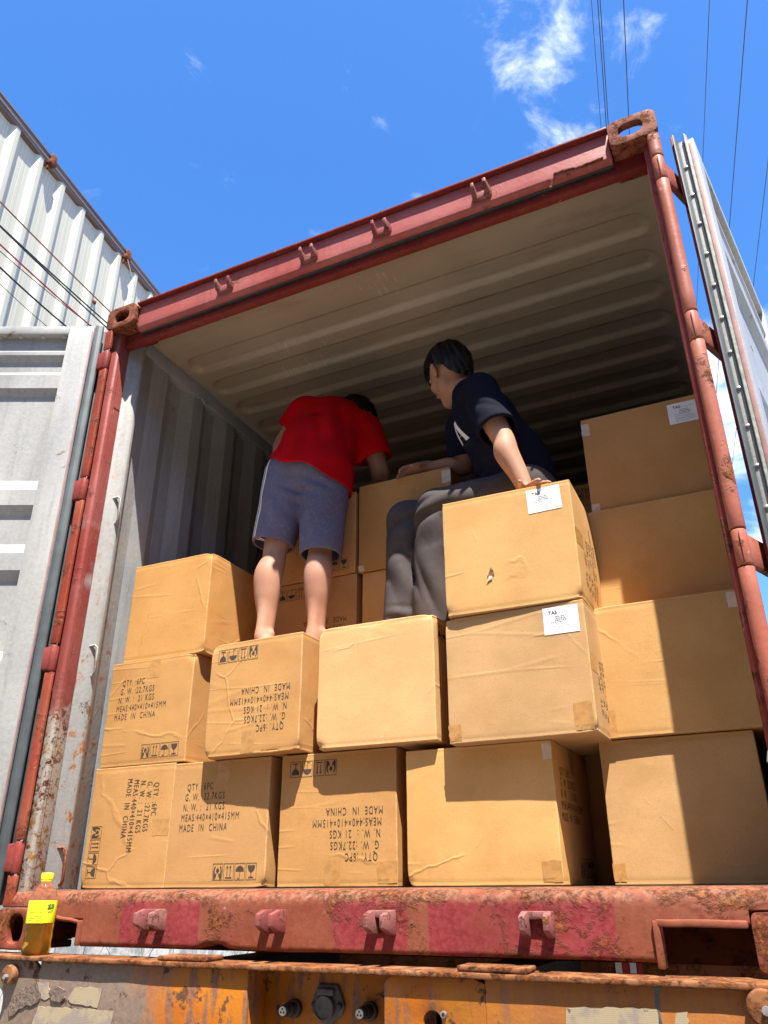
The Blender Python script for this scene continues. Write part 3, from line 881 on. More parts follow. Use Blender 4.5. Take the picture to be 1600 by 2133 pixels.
# ------------------------------------------------------------------ doors
def door(H0, d, n, left):
    d = Vector((d[0], d[1], 0)).normalized(); n = Vector((n[0], n[1], 0)).normalized()
    H0 = Vector((H0[0], H0[1], 0))
    def P(s, t, z): return H0 + d*s + n*t + Vector((0, 0, z))
    def slab(name, s0, s1, t0, t1, z0, z1, mat, parent, bevel=.003):
        a = Acc()
        vs = [P(s, t, z) for z in (z0, z1) for (s, t) in ((s0, t0), (s1, t0), (s1, t1), (s0, t1))]
        a.add(vs, [(0, 3, 2, 1), (4, 5, 6, 7), (0, 1, 5, 4), (1, 2, 6, 5), (2, 3, 7, 6), (3, 0, 4, 7)])
        return a.build(name, mat, parent, bevel)
    def zs(name, prof, z0, z1, mat, parent, bevel=.002):
        a = Acc(); a.add([P(s, t, z0) for s, t in prof]+[P(s, t, z1) for s, t in prof],
                         [(i, (i+1) % len(prof), len(prof)+(i+1) % len(prof), len(prof)+i) for i in range(len(prof))] + [tuple(range(len(prof)-1, -1, -1)), tuple(range(len(prof), 2*len(prof)))])
        return a.build(name, mat, parent, bevel)
    ZB, ZT = .135, 2.505
    WD = 1.16
    # root part = hinge stile
    dr = slab('door', .0, .112, -.055, 0, ZB, ZT, 'door', con)
    slab('top_rail', .113, WD-.09, -.055, -.001, 2.462, ZT, 'door', dr)
    slab('bottom_rail', .113, WD-.09, -.055, -.001, ZB, .22, 'door', dr)
    slab('free_stile', WD-.089, WD, -.055, 0, ZB, ZT, 'door', dr)
    # horizontally ribbed panel
    rows = [(2.4615, -.034), (2.392, -.034), (2.368, -.012), (2.352, -.012), (2.322, -.034), (2.272, -.034), (2.242, -.010), (2.172, -.010), (2.142, -.034),
            (1.722, -.034), (1.668, -.010), (1.598, -.010), (1.560, -.034), (1.432, -.034), (1.385, -.010), (1.312, -.010), (1.272, -.034),
            (.99, -.034), (.95, -.010), (.88, -.010), (.84, -.034), (.72, -.034), (.68, -.010), (.61, -.010), (.57, -.034), (.2205, -.034)]
    vs = []; fs = []
    for z, t in rows: vs += [P(.1125, t, z), P(WD-.0895, t, z)]
    k = len(vs)
    for z, t in rows: vs += [P(.1125, t-.006, z), P(WD-.0895, t-.006, z)]
    for i in range(len(rows)-1):
        fs += [(2*i, 2*i+1, 2*i+3, 2*i+2), (k+2*i, k+2*i+2, k+2*i+3, k+2*i+1)]
    Acc().add(vs, fs).build('ribbed_panel', 'door', dr)
    # gasket and its retainer along the hinge edge
    zs('gasket_retainer', [(-.002, -.050), (-.002, -.030), (-.014, -.030), (-.014, -.050)], ZB, ZT-.01, 'steel' if left else 'door', dr)
    zs('gasket', [(-.003, -.029), (-.003, -.006), (-.020, -.003), (-.036, -.010), (-.040, -.018), (-.034, -.022), (-.022, -.018), (-.014, -.0295)] if left else [(-.003, -.029), (-.003, -.017), (-.016, -.017), (-.025, -.020), (-.027, -.025), (-.020, -.028)], ZB+.005, ZT+.008, 'rubber' if left else 'rubber_pale', dr)
    zs('gasket', [(-.040, -.050), (-.0145, -.046), (-.0145, -.051), (-.044, -.060), (-.056, -.056), (-.050, -.050)], ZB+.005, ZT-.004, 'rubber', dr)
    zs('edge_strip', [(.0005, .0), (.0005, .0025), (.007, .0025), (.007, .0)] if left else [(-.013, -.016), (-.0015, -.016), (-.0015, -.0045), (-.013, -.0045)], ZB+.02, ZT-.03, 'pinkstripe', dr, .001)
    slab('outer_edge', -.030, -.003, -.068, -.061, ZB-.01, ZT+.015, 'darkred', dr, .001)
    if not left:
        z = ZB+.06; i = 0
        while z < ZT-.03:
            c = P(-.0145, -.040, z)
            ax = -d
            side = n
            a = Acc(); N = 10
            up = Vector((0, 0, 1)); vs = []
            for rr_, hh in ((.0075, 0), (.0075, .0012), (.0055, .003), (.002, .0038)):
                for q in range(N):
                    t = 2*math.pi*q/N
                    vs.append(c + ax*hh + side*rr_*math.cos(t) + up*rr_*math.sin(t))
            fs = [(j*N+q, j*N+(q+1) % N, (j+1)*N+(q+1) % N, (j+1)*N+q) for j in range(3) for q in range(N)] + [tuple(range(3*N, 4*N))]
            a.add(vs, fs).build('rivet', 'steel', dr, 0, True)
            z += .128; i += 1
    else:
        for s in (.135, .235, .335, .435, .535):
            c = P(s, -.025, 2.462)
            Acc().lathe([(.013, 0), (.013, -.004), (.008, -.009), (.002, -.011)], tuple(c), 10).build('rivet', 'door', dr, 0, True)
    # hinge straps
    for hz in HZ:
        kx = .022 if left else W-.022
        a = Acc()
        rk = .0155 if left else .0195
        a.lathe([(rk-.002, -.05), (rk, -.046), (rk, .046), (rk-.002, .05)], (kx, .010, hz), 14)
        e0 = P(-.004, -.058, hz); e1 = P(-.004, -.080, hz)
        for q0, q1, zz0, zz1 in ((Vector((kx, -.004, hz)), Vector((kx, .026, hz)), .044, .044),):
            vs = []
            A0 = e0 + d*.05; A1 = e1 + d*.05
            for z in (-.044, .044):
                vs += [Vector((q0.x, q0.y+(0 if left else -.012), hz+z)), Vector((q1.x, q1.y, hz+z)), A1 + Vector((0, 0, z)), A0 + Vector((0, 0, z))]
            a.add(vs, [(0, 1, 2, 3), (7, 6, 5, 4), (0, 4, 5, 1), (1, 5, 6, 2), (2, 6, 7, 3), (3, 7, 4, 0)])
        a.build('hinge', 'lip_right' if not left else 'red', dr, .004, rough=.0008)
    return dr
door((-.049, -.027), (-.899, -.438), (.438, -.899), True)
door((2.541, .105), (.164, .987), (.987, -.164), False)

# ------------------------------------------------------------------ trailer below
tr = empty('trailer', (W/2, .3, GZ))
tag(tr, 'worn orange trailer chassis with patched rear plate under the container', 'trailer')
def tbox(name, a_, b_, mat, bevel=.003, rough=0.0, sub=0, parent=None):
    return Acc().box(a_, b_).build(name, mat, parent or tr, bevel, rough=rough, sub=sub)
tbox('top_flange', (-.18, -.10, -.0205), (2.75, .03, -.0085), 'flange', .003, .0012, 5)
PF = -.083
def P2(p, q, d): return (p, PF+d, q)
a = Acc(); ring_plate(a, -.18, .30, -.42, -.0215, .085+.05, -.14, .034, .045, P2, .012)
a.box((.3005, PF, -.42), (1.04, PF+.012, -.0215)); a.build('rear_plate', 'orange', tr, .0015)
a = Acc(); ring_plate(a, 1.434, 1.69, -.42, -.0215, 1.558, -.112, .0235, .0235, P2, .012, p=2)
a.box((1.6905, PF, -.42), (2.75, PF+.012, -.0215)); a.build('rear_plate', 'orange', tr, .0015)
dkorange = MT['orange']
tbox('recess_plate', (1.03, .010, -.42), (1.445, .02, -.0215), 'orange')
tbox('recess_cheek', (1.030, PF+.0125, -.42), (1.039, .0095, -.0215), 'orange')
tbox('recess_cheek', (1.435, PF+.0125, -.42), (1.444, .0095, -.0215), 'orange')
tbox('wear_plate', (.735, -.085, -.008), (.90, .0, .0045), 'flange', .004, .002)
tbox('wear_plate', (1.625, -.09, -.008), (1.795, -.01, .0045), 'flange', .004, .002)
tbox('bumper_beam', (-.18, PF+.0125, -.46), (2.75, .25, -.4205), 'orange')
for x in (.62, 1.52):
    tbox('chassis_rail', (x, .0305, -.40), (x+.16, 12.3, -.03), 'black')
tbox('bolster_beam', (.40, .90, -.38), (2.50, 1.06, .0), 'rust')
for i, (u0, u1, c) in enumerate(((1281, 1296, 'w'), (1296, 1311, 'r'), (1311, 1326, 'w'), (1326, 1338, 'r'))):
    A = at_y(u0, 2006, .895); Bq = at_y(u1, 2021, .895)
    tbox('stripe', (A.x, .8955, Bq.z-.01), (Bq.x, .8995, -.003), 'paper' if c == 'w' else plain('red_marker', (.4, .03, .03)), 0)
for (x, y) in ((.45, 2.2), (1.93, 2.2), (.45, 3.5), (1.93, 3.5), (.45, 10.6), (1.93, 10.6)):
    a = Acc(); prof = [(.20, -.13), (.44, -.13), (.50, -.09), (.50, .09), (.44, .13), (.20, .13)]
    N = 32; vs = []; 
    for r_, t in prof:
        for k in range(N):
            an = 2*math.pi*k/N; vs.append((x+t, y+r_*math.cos(an), GZ+.5+r_*math.sin(an)))
    fs = [(i*N+k, i*N+(k+1) % N, ((i+1) % 6)*N+(k+1) % N, ((i+1) % 6)*N+k) for i in range(6) for k in range(N)]
    a.add(vs, fs); wh = a.build('wheel', 'black', tr, 0, True)
    a = Acc(); vs = []
    for r_, t in ((.0, .02), (.19, .05), (.199, -.1), (.0, -.1)):
        for k in range(N):
            an = 2*math.pi*k/N; vs.append((x+t, y+(r_+.001)*math.cos(an), GZ+.5+(r_+.001)*math.sin(an)))
    fs = [(i*N+k, i*N+(k+1) % N, (i+1)*N+(k+1) % N, (i+1)*N+k) for i in range(3) for k in range(N)]
    a.add(vs, fs); a.build('rim', 'steel', wh)
for y in (2.2, 3.5, 10.6):
    a = Acc(); a.tube([(.5, y, GZ+.5), (1.94, y, GZ+.5)], .07, 14); a.build('axle', 'black', tr, 0, True)
    for x in (.70, 1.60): tbox('spring_hanger', (x-.05, y-.12, GZ+.56), (x+.05, y+.12, -.401), 'black')
def patch(name, pix, mat, y=PF, th=.002, jit=.002, seed=0):
    rs = random.Random(seed)
    pts = [at_y(u, v, y-th) for u, v in pix]
    # subdivide outline and jitter it so that the torn edge is uneven
    out = []
    for i in range(len(pts)):
        A, B_ = pts[i], pts[(i+1) % len(pts)]
        k = max(2, int((B_-A).length/.012))
        for t in range(k): 
            q = A.lerp(B_, t/k); out.append((q.x+rs.uniform(-jit, jit), q.z+rs.uniform(-jit, jit)))
    n = len(out)
    vs = [(x, y-th, z) for x, z in out]+[(x, y+.0, z) for x, z in out]
    fs = [tuple(range(n)), tuple(range(2*n-1, n-1, -1))]+[(i, n+i, n+(i+1) % n, (i+1) % n) for i in range(n)]
    return Acc().add(vs, fs).build(name, mat, tr)
patch('reflective_patch', [(80, 2048), (100, 2046), (106, 2075), (98, 2083), (86, 2080)], 'reflector', seed=1)
patch('reflective_patch', [(140, 2082), (156, 2056), (214, 2058), (203, 2098), (150, 2092)], 'reflector', seed=2)
patch('reflective_patch', [(80, 2096), (238, 2106), (226, 2150), (60, 2150)], 'reflector', seed=3)
patch('reflective_patch', [(1180, 2098), (1368, 2100), (1374, 2150), (1180, 2150)], 'reflector', seed=4)
patch('reflective_patch', [(1408, 2112), (1432, 2110), (1434, 2128), (1425, 2150), (1406, 2150)], 'reflector', seed=5)
patch('mud_patch', [(42, 2062), (78, 2048), (84, 2080), (70, 2092), (40, 2100), (20, 2120), (16, 2095)], 'mud', th=.004, jit=.005, seed=6)
patch('mud_patch', [(103, 2060), (120, 2054), (136, 2062), (134, 2082), (118, 2090), (104, 2080)], 'mud', th=.005, jit=.005, seed=7)
patch('drip_stain', [(1360, 2056), (1378, 2056), (1372, 2070), (1376, 2110), (1384, 2150), (1372, 2150), (1366, 2105), (1364, 2070)], 'greasy', th=.0012, jit=.0015, seed=8)
for (u, v, r) in ((22, 2030, .026), (1592, 2098, .034)):
    q = at_y(u, v, PF-.01)
    a = Acc(); a.lathe([(r, .008), (r, -.012), (r*.9, -.015)], (q.x, PF-.009, q.z), 20, 'y'); dsk = a.build('washer_disc', 'flange', tr, .002, rough=.0016)
    a = Acc(); a.lathe([(r*.25, .0), (r*.25, -.012)], (q.x+.004, PF-.025, q.z-.004), 8, 'y'); a.build('bolt', 'steel', dsk)
q = at_y(925, 2113, PF); a = Acc(); a.lathe([(.0075, .0), (.0075, -.006)], (q.x, PF, q.z), 10, 'y'); bo = a.build('bolt_hole_rim', 'steel', tr, .001)
a = Acc(); a.lathe([(.004, .0), (.004, -.0065)], (q.x, PF, q.z), 10, 'y'); a.build('bolt_hole', 'black', bo)
# socket between two couplings
RY = .0098
q = at_y(686, 2088, RY)
a = Acc(); 
dm = [(q.x + .058*math.cos(t)*(1 if abs(math.cos(t)) > .1 else 1), q.z + .062*math.sin(t)) for t in np.linspace(0, 2*math.pi, 9)[:-1]]
dm = [(q.x-.050, q.z-.004), (q.x-.043, q.z-.024), (q.x-.007, q.z-.050), (q.x+.007, q.z-.050), (q.x+.043, q.z-.024), (q.x+.050, q.z-.004), (q.x+.028, q.z+.042), (q.x-.028, q.z+.042)]
vs = [(x, RY-.010, z) for x, z in dm]+[(x, RY, z) for x, z in dm]; n = 8
a.add(vs, [tuple(range(n)), tuple(range(2*n-1, n-1, -1))]+[(i, n+i, n+(i+1) % n, (i+1) % n) for i in range(n)])
sk = a.build('trailer_socket', 'greasy', tr, .004)
a = Acc(); a.lathe([(.029, -.011), (.029, -.020), (.026, -.024), (.026, -.020), (.004, -.019)], (q.x-.005, RY, q.z-.010), 26, 'y'); a.build('socket_cap', 'greasy', sk, .001)
a = Acc(); a.box((q.x-.026, RY-.022, q.z+.016), (q.x+.022, RY-.011, q.z+.033)); a.build('cap_hinge', 'greasy', sk, .004)
for sx in (-1, 1):
    a = Acc(); a.lathe([(.008, -.0105), (.008, -.016), (.006, -.018)], (q.x+sx*.037, RY, q.z-.005), 6, 'y'); a.build('bolt', 'black', sk, .001)
for (u, v) in ((590, 2106), (750, 2112)):
    q = at_y(u, v, -.05)
    a = Acc(); a.lathe([(.022, .06), (.022, .045), (.016, .044), (.016, .02), (.0135, .018), (.0135, .0), (.012, -.002)], (q.x, -.05, q.z), 18, 'y')
    cp = a.build('air_coupling', 'black', tr, .001)
    a = Acc(); a.lathe([(.0105, -.002), (.0105, -.0045)], (q.x, -.05, q.z), 16, 'y'); a.build('coupling_face', 'whitecore', cp)
    for t in (90, 210, 330):
        a = Acc(); a.lathe([(.0025, -.0045), (.0025, -.0052)], (q.x+.005*math.cos(R(t)), -.05, q.z+.005*math.sin(R(t))), 8, 'y'); a.build('coupling_port', 'black', cp)

# ------------------------------------------------------------------ lettering
_txt_cache = {}
def text_mesh(s, size=1.0, cond=.72, bold=.0, spc=1.0):
    """2-D vertices and faces of a line of lettering, left aligned at 0, baseline at 0"""
    key = (s, size, cond, bold, spc)
    if key in _txt_cache: return _txt_cache[key]
    c = bpy.data.curves.new('lettering', 'FONT')
    c.body = s; c.size = size; c.resolution_u = 3; c.offset = bold*size; c.space_character = spc; c.space_word = 1.15
    c.fill_mode = 'FRONT'
    o = bpy.data.objects.new('lettering', c)
    COL.objects.link(o)
    dg = bpy.context.evaluated_depsgraph_get()
    dg.update()
    me = bpy.data.meshes.new_from_object(o.evaluated_get(dg))
    vs = [(v.co.x*cond, v.co.y) for v in me.vertices]
    fs = [tuple(p.vertices) for p in me.polygons]
    bpy.data.objects.remove(o); bpy.data.curves.remove(c); bpy.data.meshes.remove(me)
    _txt_cache[key] = (vs, fs)
    return vs, fs
LINES = ['QTY. :6PC', 'G. W. :22.7KGS', 'N. W. :  21 KGS', 'MEAS:440\u00d7410\u00d7415MM', 'MADE  IN  CHINA']
def poly(pts): return [tuple(p) for p in pts], [tuple(range(len(pts)))]
def ring2(cx, cy, r0, r1, a0, a1, n=14):
    vs = []; fs = []
    for i in range(n+1):
        t = R(a0+(a1-a0)*i/n)
        vs += [(cx+r0*math.cos(t), cy+r0*math.sin(t)), (cx+r1*math.cos(t), cy+r1*math.sin(t))]
    for i in range(n): fs.append((2*i, 2*i+1, 2*i+3, 2*i+2))
    return vs, fs
def rect2(x0, y0, x1, y1): return [(x0, y0), (x1, y0), (x1, y1), (x0, y1)], [(0, 1, 2, 3)]
def join2(parts):
    vs = []; fs = []
    for v, f in parts:
        k = len(vs); vs += list(v); fs += [tuple(i+k for i in q) for q in f]
    return vs, fs
def frame2(w, h, t): return join2([rect2(0, 0, w, t), rect2(0, h-t, w, h), rect2(0, t, t, h-t), rect2(w-t, t, w, h-t)])
IW, IH = .040, .050
def icons():
    f = frame2(IW, IH, .0016)
    cx = IW/2
    hands = join2([f, poly([(.004, .004), (.010, .004), (.016, .014), (.016, .022), (.010, .018), (.008, .030), (.012, .042), (.007, .040), (.003, .028)]),
                   poly([(.036, .004), (.037, .028), (.033, .040), (.028, .042), (.032, .030), (.030, .018), (.024, .022), (.024, .014), (.030, .004)]),
                   poly([(.020, .020), (.027, .029), (.020, .038), (.013, .029)])])
    arrows = join2([f, rect2(.007, .006, .033, .009), rect2(.0125, .012, .0150, .040), rect2(.025, .012, .0275, .040), poly([(.0095, .037), (.018, .037), (.0137, .044)]), poly([(.022, .037), (.0305, .037), (.0262, .044)])])
    dome = [(cx+.016*math.cos(R(t)), .026+.016*math.sin(R(t))) for t in range(0, 181, 12)]
    umb = join2([f, poly(dome), rect2(cx-.001, .008, cx+.001, .026), ring2(cx-.004, .008, .003, .0048, 180, 360, 8)])
    cup = [(cx-.014, .043), (cx-.013, .034), (cx-.008, .026), (cx-.002, .0225), (cx+.002, .0225), (cx+.008, .026), (cx+.013, .034), (cx+.014, .043)]
    glass = join2([f, poly(cup), rect2(cx-.0015, .010, cx+.0015, .0225), rect2(cx-.010, .006, cx+.010, .0095)])
    return [hands, arrows, umb, glass]
ICONS = icons()

# ------------------------------------------------------------------ cartons
def carton(label, x0, x1, y0, z0, z1, dep=.41, rz=0.0, front=None, right=None, sticker=None, seed=1, bulge=.0018, crush=(), tape=None, ctape=(), tear=None, rx=.0, ry=.0, group='brown cardboard cartons stacked in the container', rbulge=.002, pale=False):
    rs = random.Random(seed)
    w, d, h = x1-x0, dep, z1-z0
    hx, hy, hz = w/2, d/2, h/2
    r = .0022
    seedv = Vector((seed*3.17, seed*1.93, seed*2.71))
    bl = {'-y': bulge, '+x': rbulge, '-x': .003, '+y': .002, '+z': -.004, '-z': .0}
    crs = [(Vector(((-1 if 'l' in c else 1)*hx, -hy, (1 if 't' in c else -1)*hz)), rs.uniform(.006, .010)) for c in crush]
    def F(p):
        """displacement of a surface point (local, box centred)"""
        u, v, t = p.x/hx, p.y/hy, p.z/hz
        o = Vector((0, 0, 0))
        qu, qv, qt = 1-min(1, abs(u))**2.2, 1-min(1, abs(v))**2.2, 1-min(1, abs(t))**2.2
        o.y += (-bl['-y'] if v < 0 else bl['+y'])*qu*qt*max(0, abs(v)-.5)*2
        o.x += (bl['+x'] if u > 0 else -bl['-x'])*qv*qt*max(0, abs(u)-.5)*2
        o.z += bl['+z']*qu*qv*max(0, t)
        n1 = mnoise.noise_vector(p*5 + seedv)
        n2 = mnoise.noise_vector(p*16 + seedv*2)
        inb = Vector((1, 1, .45))
        o += Vector((n1.x*inb.x, n1.y*inb.y, n1.z*inb.z))*.0013
        o += Vector((n2.x, n2.y, n2.z*.4))*.0006
        # scored fold line of the flaps just inside the top and bottom edges
        e_ = hz-abs(p.z)
        if .0045 < e_ < .0075 and abs(v) > .97: o.y += (.0013 if v < 0 else -.0013)
        if .0045 < e_ < .0075 and abs(u) > .97: o.x += (-.0013 if u > 0 else .0013)
        for c, rad in crs:
            k = math.exp(-((p-c).length/.022)**2)
            o += -c.normalized()*rad*k + mnoise.noise_vector(p*60+seedv)*.006*k
        return o
    def coords(half):
        e = [0, .0022, .006, .013, .024]
        k = max(6, int(half*2/.022))
        mid = list(np.linspace(.040, half*2-.040, k))
        a = e + mid + [half*2-q for q in reversed(e)]
        return [q-half for q in a]
    vid = {}; vs = []; fs = []; wear = []
    def V(p):
        key = (round(p[0], 5), round(p[1], 5), round(p[2], 5))
        if key in vid: return vid[key]
        P_ = Vector(p)
        q = Vector((max(-hx+r, min(hx-r, P_.x)), max(-hy+r, min(hy-r, P_.y)), max(-hz+r, min(hz-r, P_.z))))
        dd = P_-q
        if dd.length > 1e-9: P2_ = q + dd.normalized()*r
        else: P2_ = P_
        dist = sorted([hx-abs(P_.x), hy-abs(P_.y), hz-abs(P_.z)])
        wear.append(max(0.0, 1-dist[1]/.006))
        fr = P2_ + F(P2_)
        vid[key] = len(vs); vs.append(fr)
        return vid[key]
    X_, Y_, Z_ = coords(hx), coords(hy), coords(hz)
    def face(A, B_, mapf, flip):
        for i in range(len(A)-1):
            for j in range(len(B_)-1):
                q = [V(mapf(A[i], B_[j])), V(mapf(A[i+1], B_[j])), V(mapf(A[i+1], B_[j+1])), V(mapf(A[i], B_[j+1]))]
                fs.append(tuple(q[::-1] if flip else q))
    face(X_, Z_, lambda a, b: (a, -hy, b), False)
    face(X_, Z_, lambda a, b: (a, hy, b), True)
    face(Y_, Z_, lambda a, b: (hx, a, b), False)
    face(Y_, Z_, lambda a, b: (-hx, a, b), True)
    face(X_, Y_, lambda a, b: (a, b, hz), False)
    face(X_, Y_, lambda a, b: (a, b, -hz), True)
    cz = Vector((0, 0, hz))
    M4 = Matrix.Translation(((x0+x1)/2, y0+d/2, z0)) @ Matrix.Rotation(R(rz), 4, 'Z') @ Matrix.Rotation(R(rx), 4, 'X') @ Matrix.Rotation(R(ry), 4, 'Y')
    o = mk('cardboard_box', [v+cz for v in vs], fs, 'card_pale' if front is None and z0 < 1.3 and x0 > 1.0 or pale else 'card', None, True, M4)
    at = o.data.attributes.new('wear', 'FLOAT', 'POINT'); at.data.foreach_set('value', wear)
    tag(o, label, 'cardboard box', group)
    # flat print that follows the face
    def surf(side, a, b, lift):
        if side == 'front':
            p = Vector((a, -hy, b)); n = Vector((0, -1, 0))
        else:
            p = Vector((hx, a, b)); n = Vector((1, 0, 0))
        return p + F(p) + n*lift + cz
    def flat(name, side, v2, f2, mat, lift=.0007, parent=o):
        verts = [surf(side, a, b, lift) for a, b in v2]
        return mk(name, verts, f2, mat, parent, matrix=M4)
    def gridrect(x0_, z0_, x1_, z1_, n=6, rot=0.0, jit=0.0, rsd=None):
        v2 = []; f2 = []
        cx, cy = (x0_+x1_)/2, (z0_+z1_)/2
        for j in range(n+1):
            for i in range(n+1):
                a = x0_+(x1_-x0_)*i/n; b = z0_+(z1_-z0_)*j/n
                if jit and (i in (0, n) or j in (0, n)): a += rsd.uniform(-jit, jit); b += rsd.uniform(-jit, jit)
                a, b = cx+(a-cx)*math.cos(rot)-(b-cy)*math.sin(rot), cy+(a-cx)*math.sin(rot)+(b-cy)*math.cos(rot)
                v2.append((a, b))
        for j in range(n):
            for i in range(n): f2.append((j*(n+1)+i, j*(n+1)+i+1, (j+1)*(n+1)+i+1, (j+1)*(n+1)+i))
        return v2, f2
    def prints(side, rot):
        wa = (w if side == 'front' else d); hb = h
        lw, lh = (wa, hb) if rot % 180 == 0 else (hb, wa)
        ca, sa = round(math.cos(R(rot))), round(math.sin(R(rot)))
        def T(v2): return [((a*ca-b*sa), (a*sa+b*ca)) for a, b in v2]
        parts = []
        top = lh/2 - lh*.235; left = -lw/2 + lw*.155
        for i, s in enumerate(LINES):
            v2, f2 = text_mesh(s, .033, .62, .0, 1.24)
            xo = left - i*lw*.012
            parts.append(([(a+xo, b+top-i*lh*.083) for a, b in v2], f2))
        v2, f2 = join2(parts)
        flat('printed_text', side, T(v2), f2, 'ink')
        x = lw*.43-4*(IW+.004)
        for ic in ICONS:
            v2, f2 = ic
            flat('handling_symbol', side, T([(a+x, b-lh/2+lh*.055) for a, b in v2]), f2, 'ink')
            x += IW+.004
        v2, f2 = gridrect(-.028+lw*.03, lh/2-.075, .026+lw*.03, lh/2-.003, 5, 0, .0015, rs)
        flat('packing_tape', side, T(v2), f2, 'ptape', .0005)
    if front is not None: prints('front', front)
    if right is not None: prints('right', right)
    for (a0, b0, a1, b1) in ctape:
        v2, f2 = gridrect(-hx+a0*w, -hz+b0*h, -hx+a1*w, -hz+b1*h, 5, rs.uniform(-.04, .04), .0012, rs)
        flat('clear_tape', 'front', v2, f2, 'ctape', .0006)
    if tape:
        for (a0, b0, a1, b1) in tape:
            v2, f2 = gridrect(-hx+a0*w, -hz+b0*h, -hx+a1*w, -hz+b1*h, 5, rs.uniform(-.03, .03), .0012, rs)
            flat('packing_tape', 'front', v2, f2, 'ptape', .0005)
    if sticker:
        a, b, sw, sh, rot = sticker
        ca, sa = math.cos(rot), math.sin(rot)
        def T2(v2): return [(-hx+a*w + x*ca-y*sa, -hz+b*h + x*sa+y*ca) for x, y in v2]
        v2, f2 = gridrect(-sw/2, -sh/2, sw/2, sh/2, 6)
        st = flat('shipping_label', 'front', T2(v2), f2, 'paper', .0012)
        parts = []
        v, f = text_mesh('TAS', .015, 1.0, .02); parts.append(([(x-sw*.34, y+sh*.24) for x, y in v], f))
        rl = random.Random(7)
        def dashes(xa, xb, yy, hh):
            x = xa
            while x < xb:
                l = rl.uniform(.0015, .0055); parts.append(rect2(x, yy, min(x+l, xb), yy+hh)); x += l+rl.uniform(.0008, .002)
        dashes(-sw*.13, sw*.30, sh*.27, .0009)
        for k, (xa, xb) in enumerate(((-.15, .10), (-.16, .15), (-.17, .18))): dashes(sw*xa, sw*xb, sh*(.13-.07*k), .0022)
        dashes(-sw*.30, sw*.15, -sh*.08, .0018)
        for k in range(5): dashes(-sw*.30, sw*rl.choice((.1, .25, .33)), -sh*(.16+.065*k), .0011)
        v2, f2 = join2(parts)
        flat('label_print', 'front', T2(v2), f2, 'ink', .0018, st)
    if tear:
        a, b = tear
        pts = [(0, .024), (.008, .010), (.011, -.004), (.004, -.012), (-.010, -.022), (-.013, -.008), (-.006, .006)]
        flat('tear_hole', 'front', [(-hx+a*w+x, -hz+b*h+y) for x, y in pts], [tuple(range(len(pts)))], 'tear', .0012)
        pts = [(-.016, -.026), (-.006, -.006), (.002, -.006), (.006, -.014)]
        flat('torn_flap', 'front', [(-hx+a*w+x, -hz+b*h+y) for x, y in pts], [tuple(range(len(pts)))], 'ctape', .0035)
    return o

G = 'brown cardboard cartons stacked in the container'
FL = .174
# bottom row, left to right
carton('bottom left carton with its shipping text turned sideways, against the inner post', .078, .452, .25, FL, .580, rz=.4, front=-90, seed=1, crush=('bl',))
carton('bottom row carton with upright text, second from the left on the sill', .458, .862, .245, FL, .574, rz=-.5, front=0, seed=2, crush=('br',), ctape=())
carton('bottom row carton with upside down text, third from the left on the sill', .902, 1.318, .248, FL, .571, rz=.6, front=180, seed=3, tape=((.84, .02, 1.0, .17),))
carton('plain bottom row carton just left of the dark gap, half under overhanging box shade', 1.364, 1.822, .228, FL, .552, rz=-.8, right=0, seed=4, crush=('bl',), ctape=((.94, .86, 1.0, .98),), tape=((.88, .02, 1.0, .16),))
carton('bottom right plain carton, right half in the post shadow', 1.930, 2.352, .35, FL, .556, rz=-.3, seed=5, tape=((.0, .02, .08, .14),))
# second row
carton('second row left carton with upright text, between two stacked boxes by the wall', .088, .490, .252, .583, .978, rz=-.3, front=0, seed=6, crush=('tr',), tape=None)
carton('carton with upside down text that the barefoot man stands on', .621, 1.008, .188, .577, .972, rz=-1.6, front=180, seed=7, crush=('bl', 'br', 'tl'), tape=((.62, .0, .80, .03),))
carton('plain second row carton under the sitting man, with one crushed upper left corner', 1.056, 1.474, .202, .575, .975, rz=.7, right=180, seed=8, crush=('tl', 'bl', 'tr'))
carton('labelled second row carton whose bottom overhangs the dark gap', 1.534, 1.972, .170, .553, .935, rz=-1.0, right=90, seed=9, sticker=(.84, .86, .105, .082, .0), crush=('tl', 'br'), tape=((.0, .02, .09, .14), (.86, .02, .98, .22)))
carton('plain second row carton at the right post with a dented lower left side', 1.952, 2.384, .33, .559, .955, rz=.3, seed=10, crush=('tl',), tape=((.0, .0, .09, .2),), ctape=((.92, .86, 1.0, .98),))
# third row
carton('plain top carton of the left stack with horizontal creases, beside the bare legs', .126, .515, .262, .980, 1.388, rz=.5, seed=11, crush=('tr', 'br'))
carton('labelled carton with a torn hole that the man rests his hand on', 1.540, 1.967, .160, .938, 1.332, rz=.9, right=90, seed=12, sticker=(.80, .865, .108, .082, .03), crush=('bl', 'br'), tear=(.36, .30), rbulge=.012)
carton('plain third carton of the right stack, shaded except a sunlit corner', 1.962, 2.392, .47, .958, 1.346, rz=-.2, seed=13)
carton('topmost carton of the right stack with a white label by the red post', 1.974, 2.394, .50, 1.349, 1.735, rz=.1, seed=14, sticker=(.86, .84, .112, .082, .0), ctape=((.0, .82, .07, .95), (.0, .02, .07, .10)))
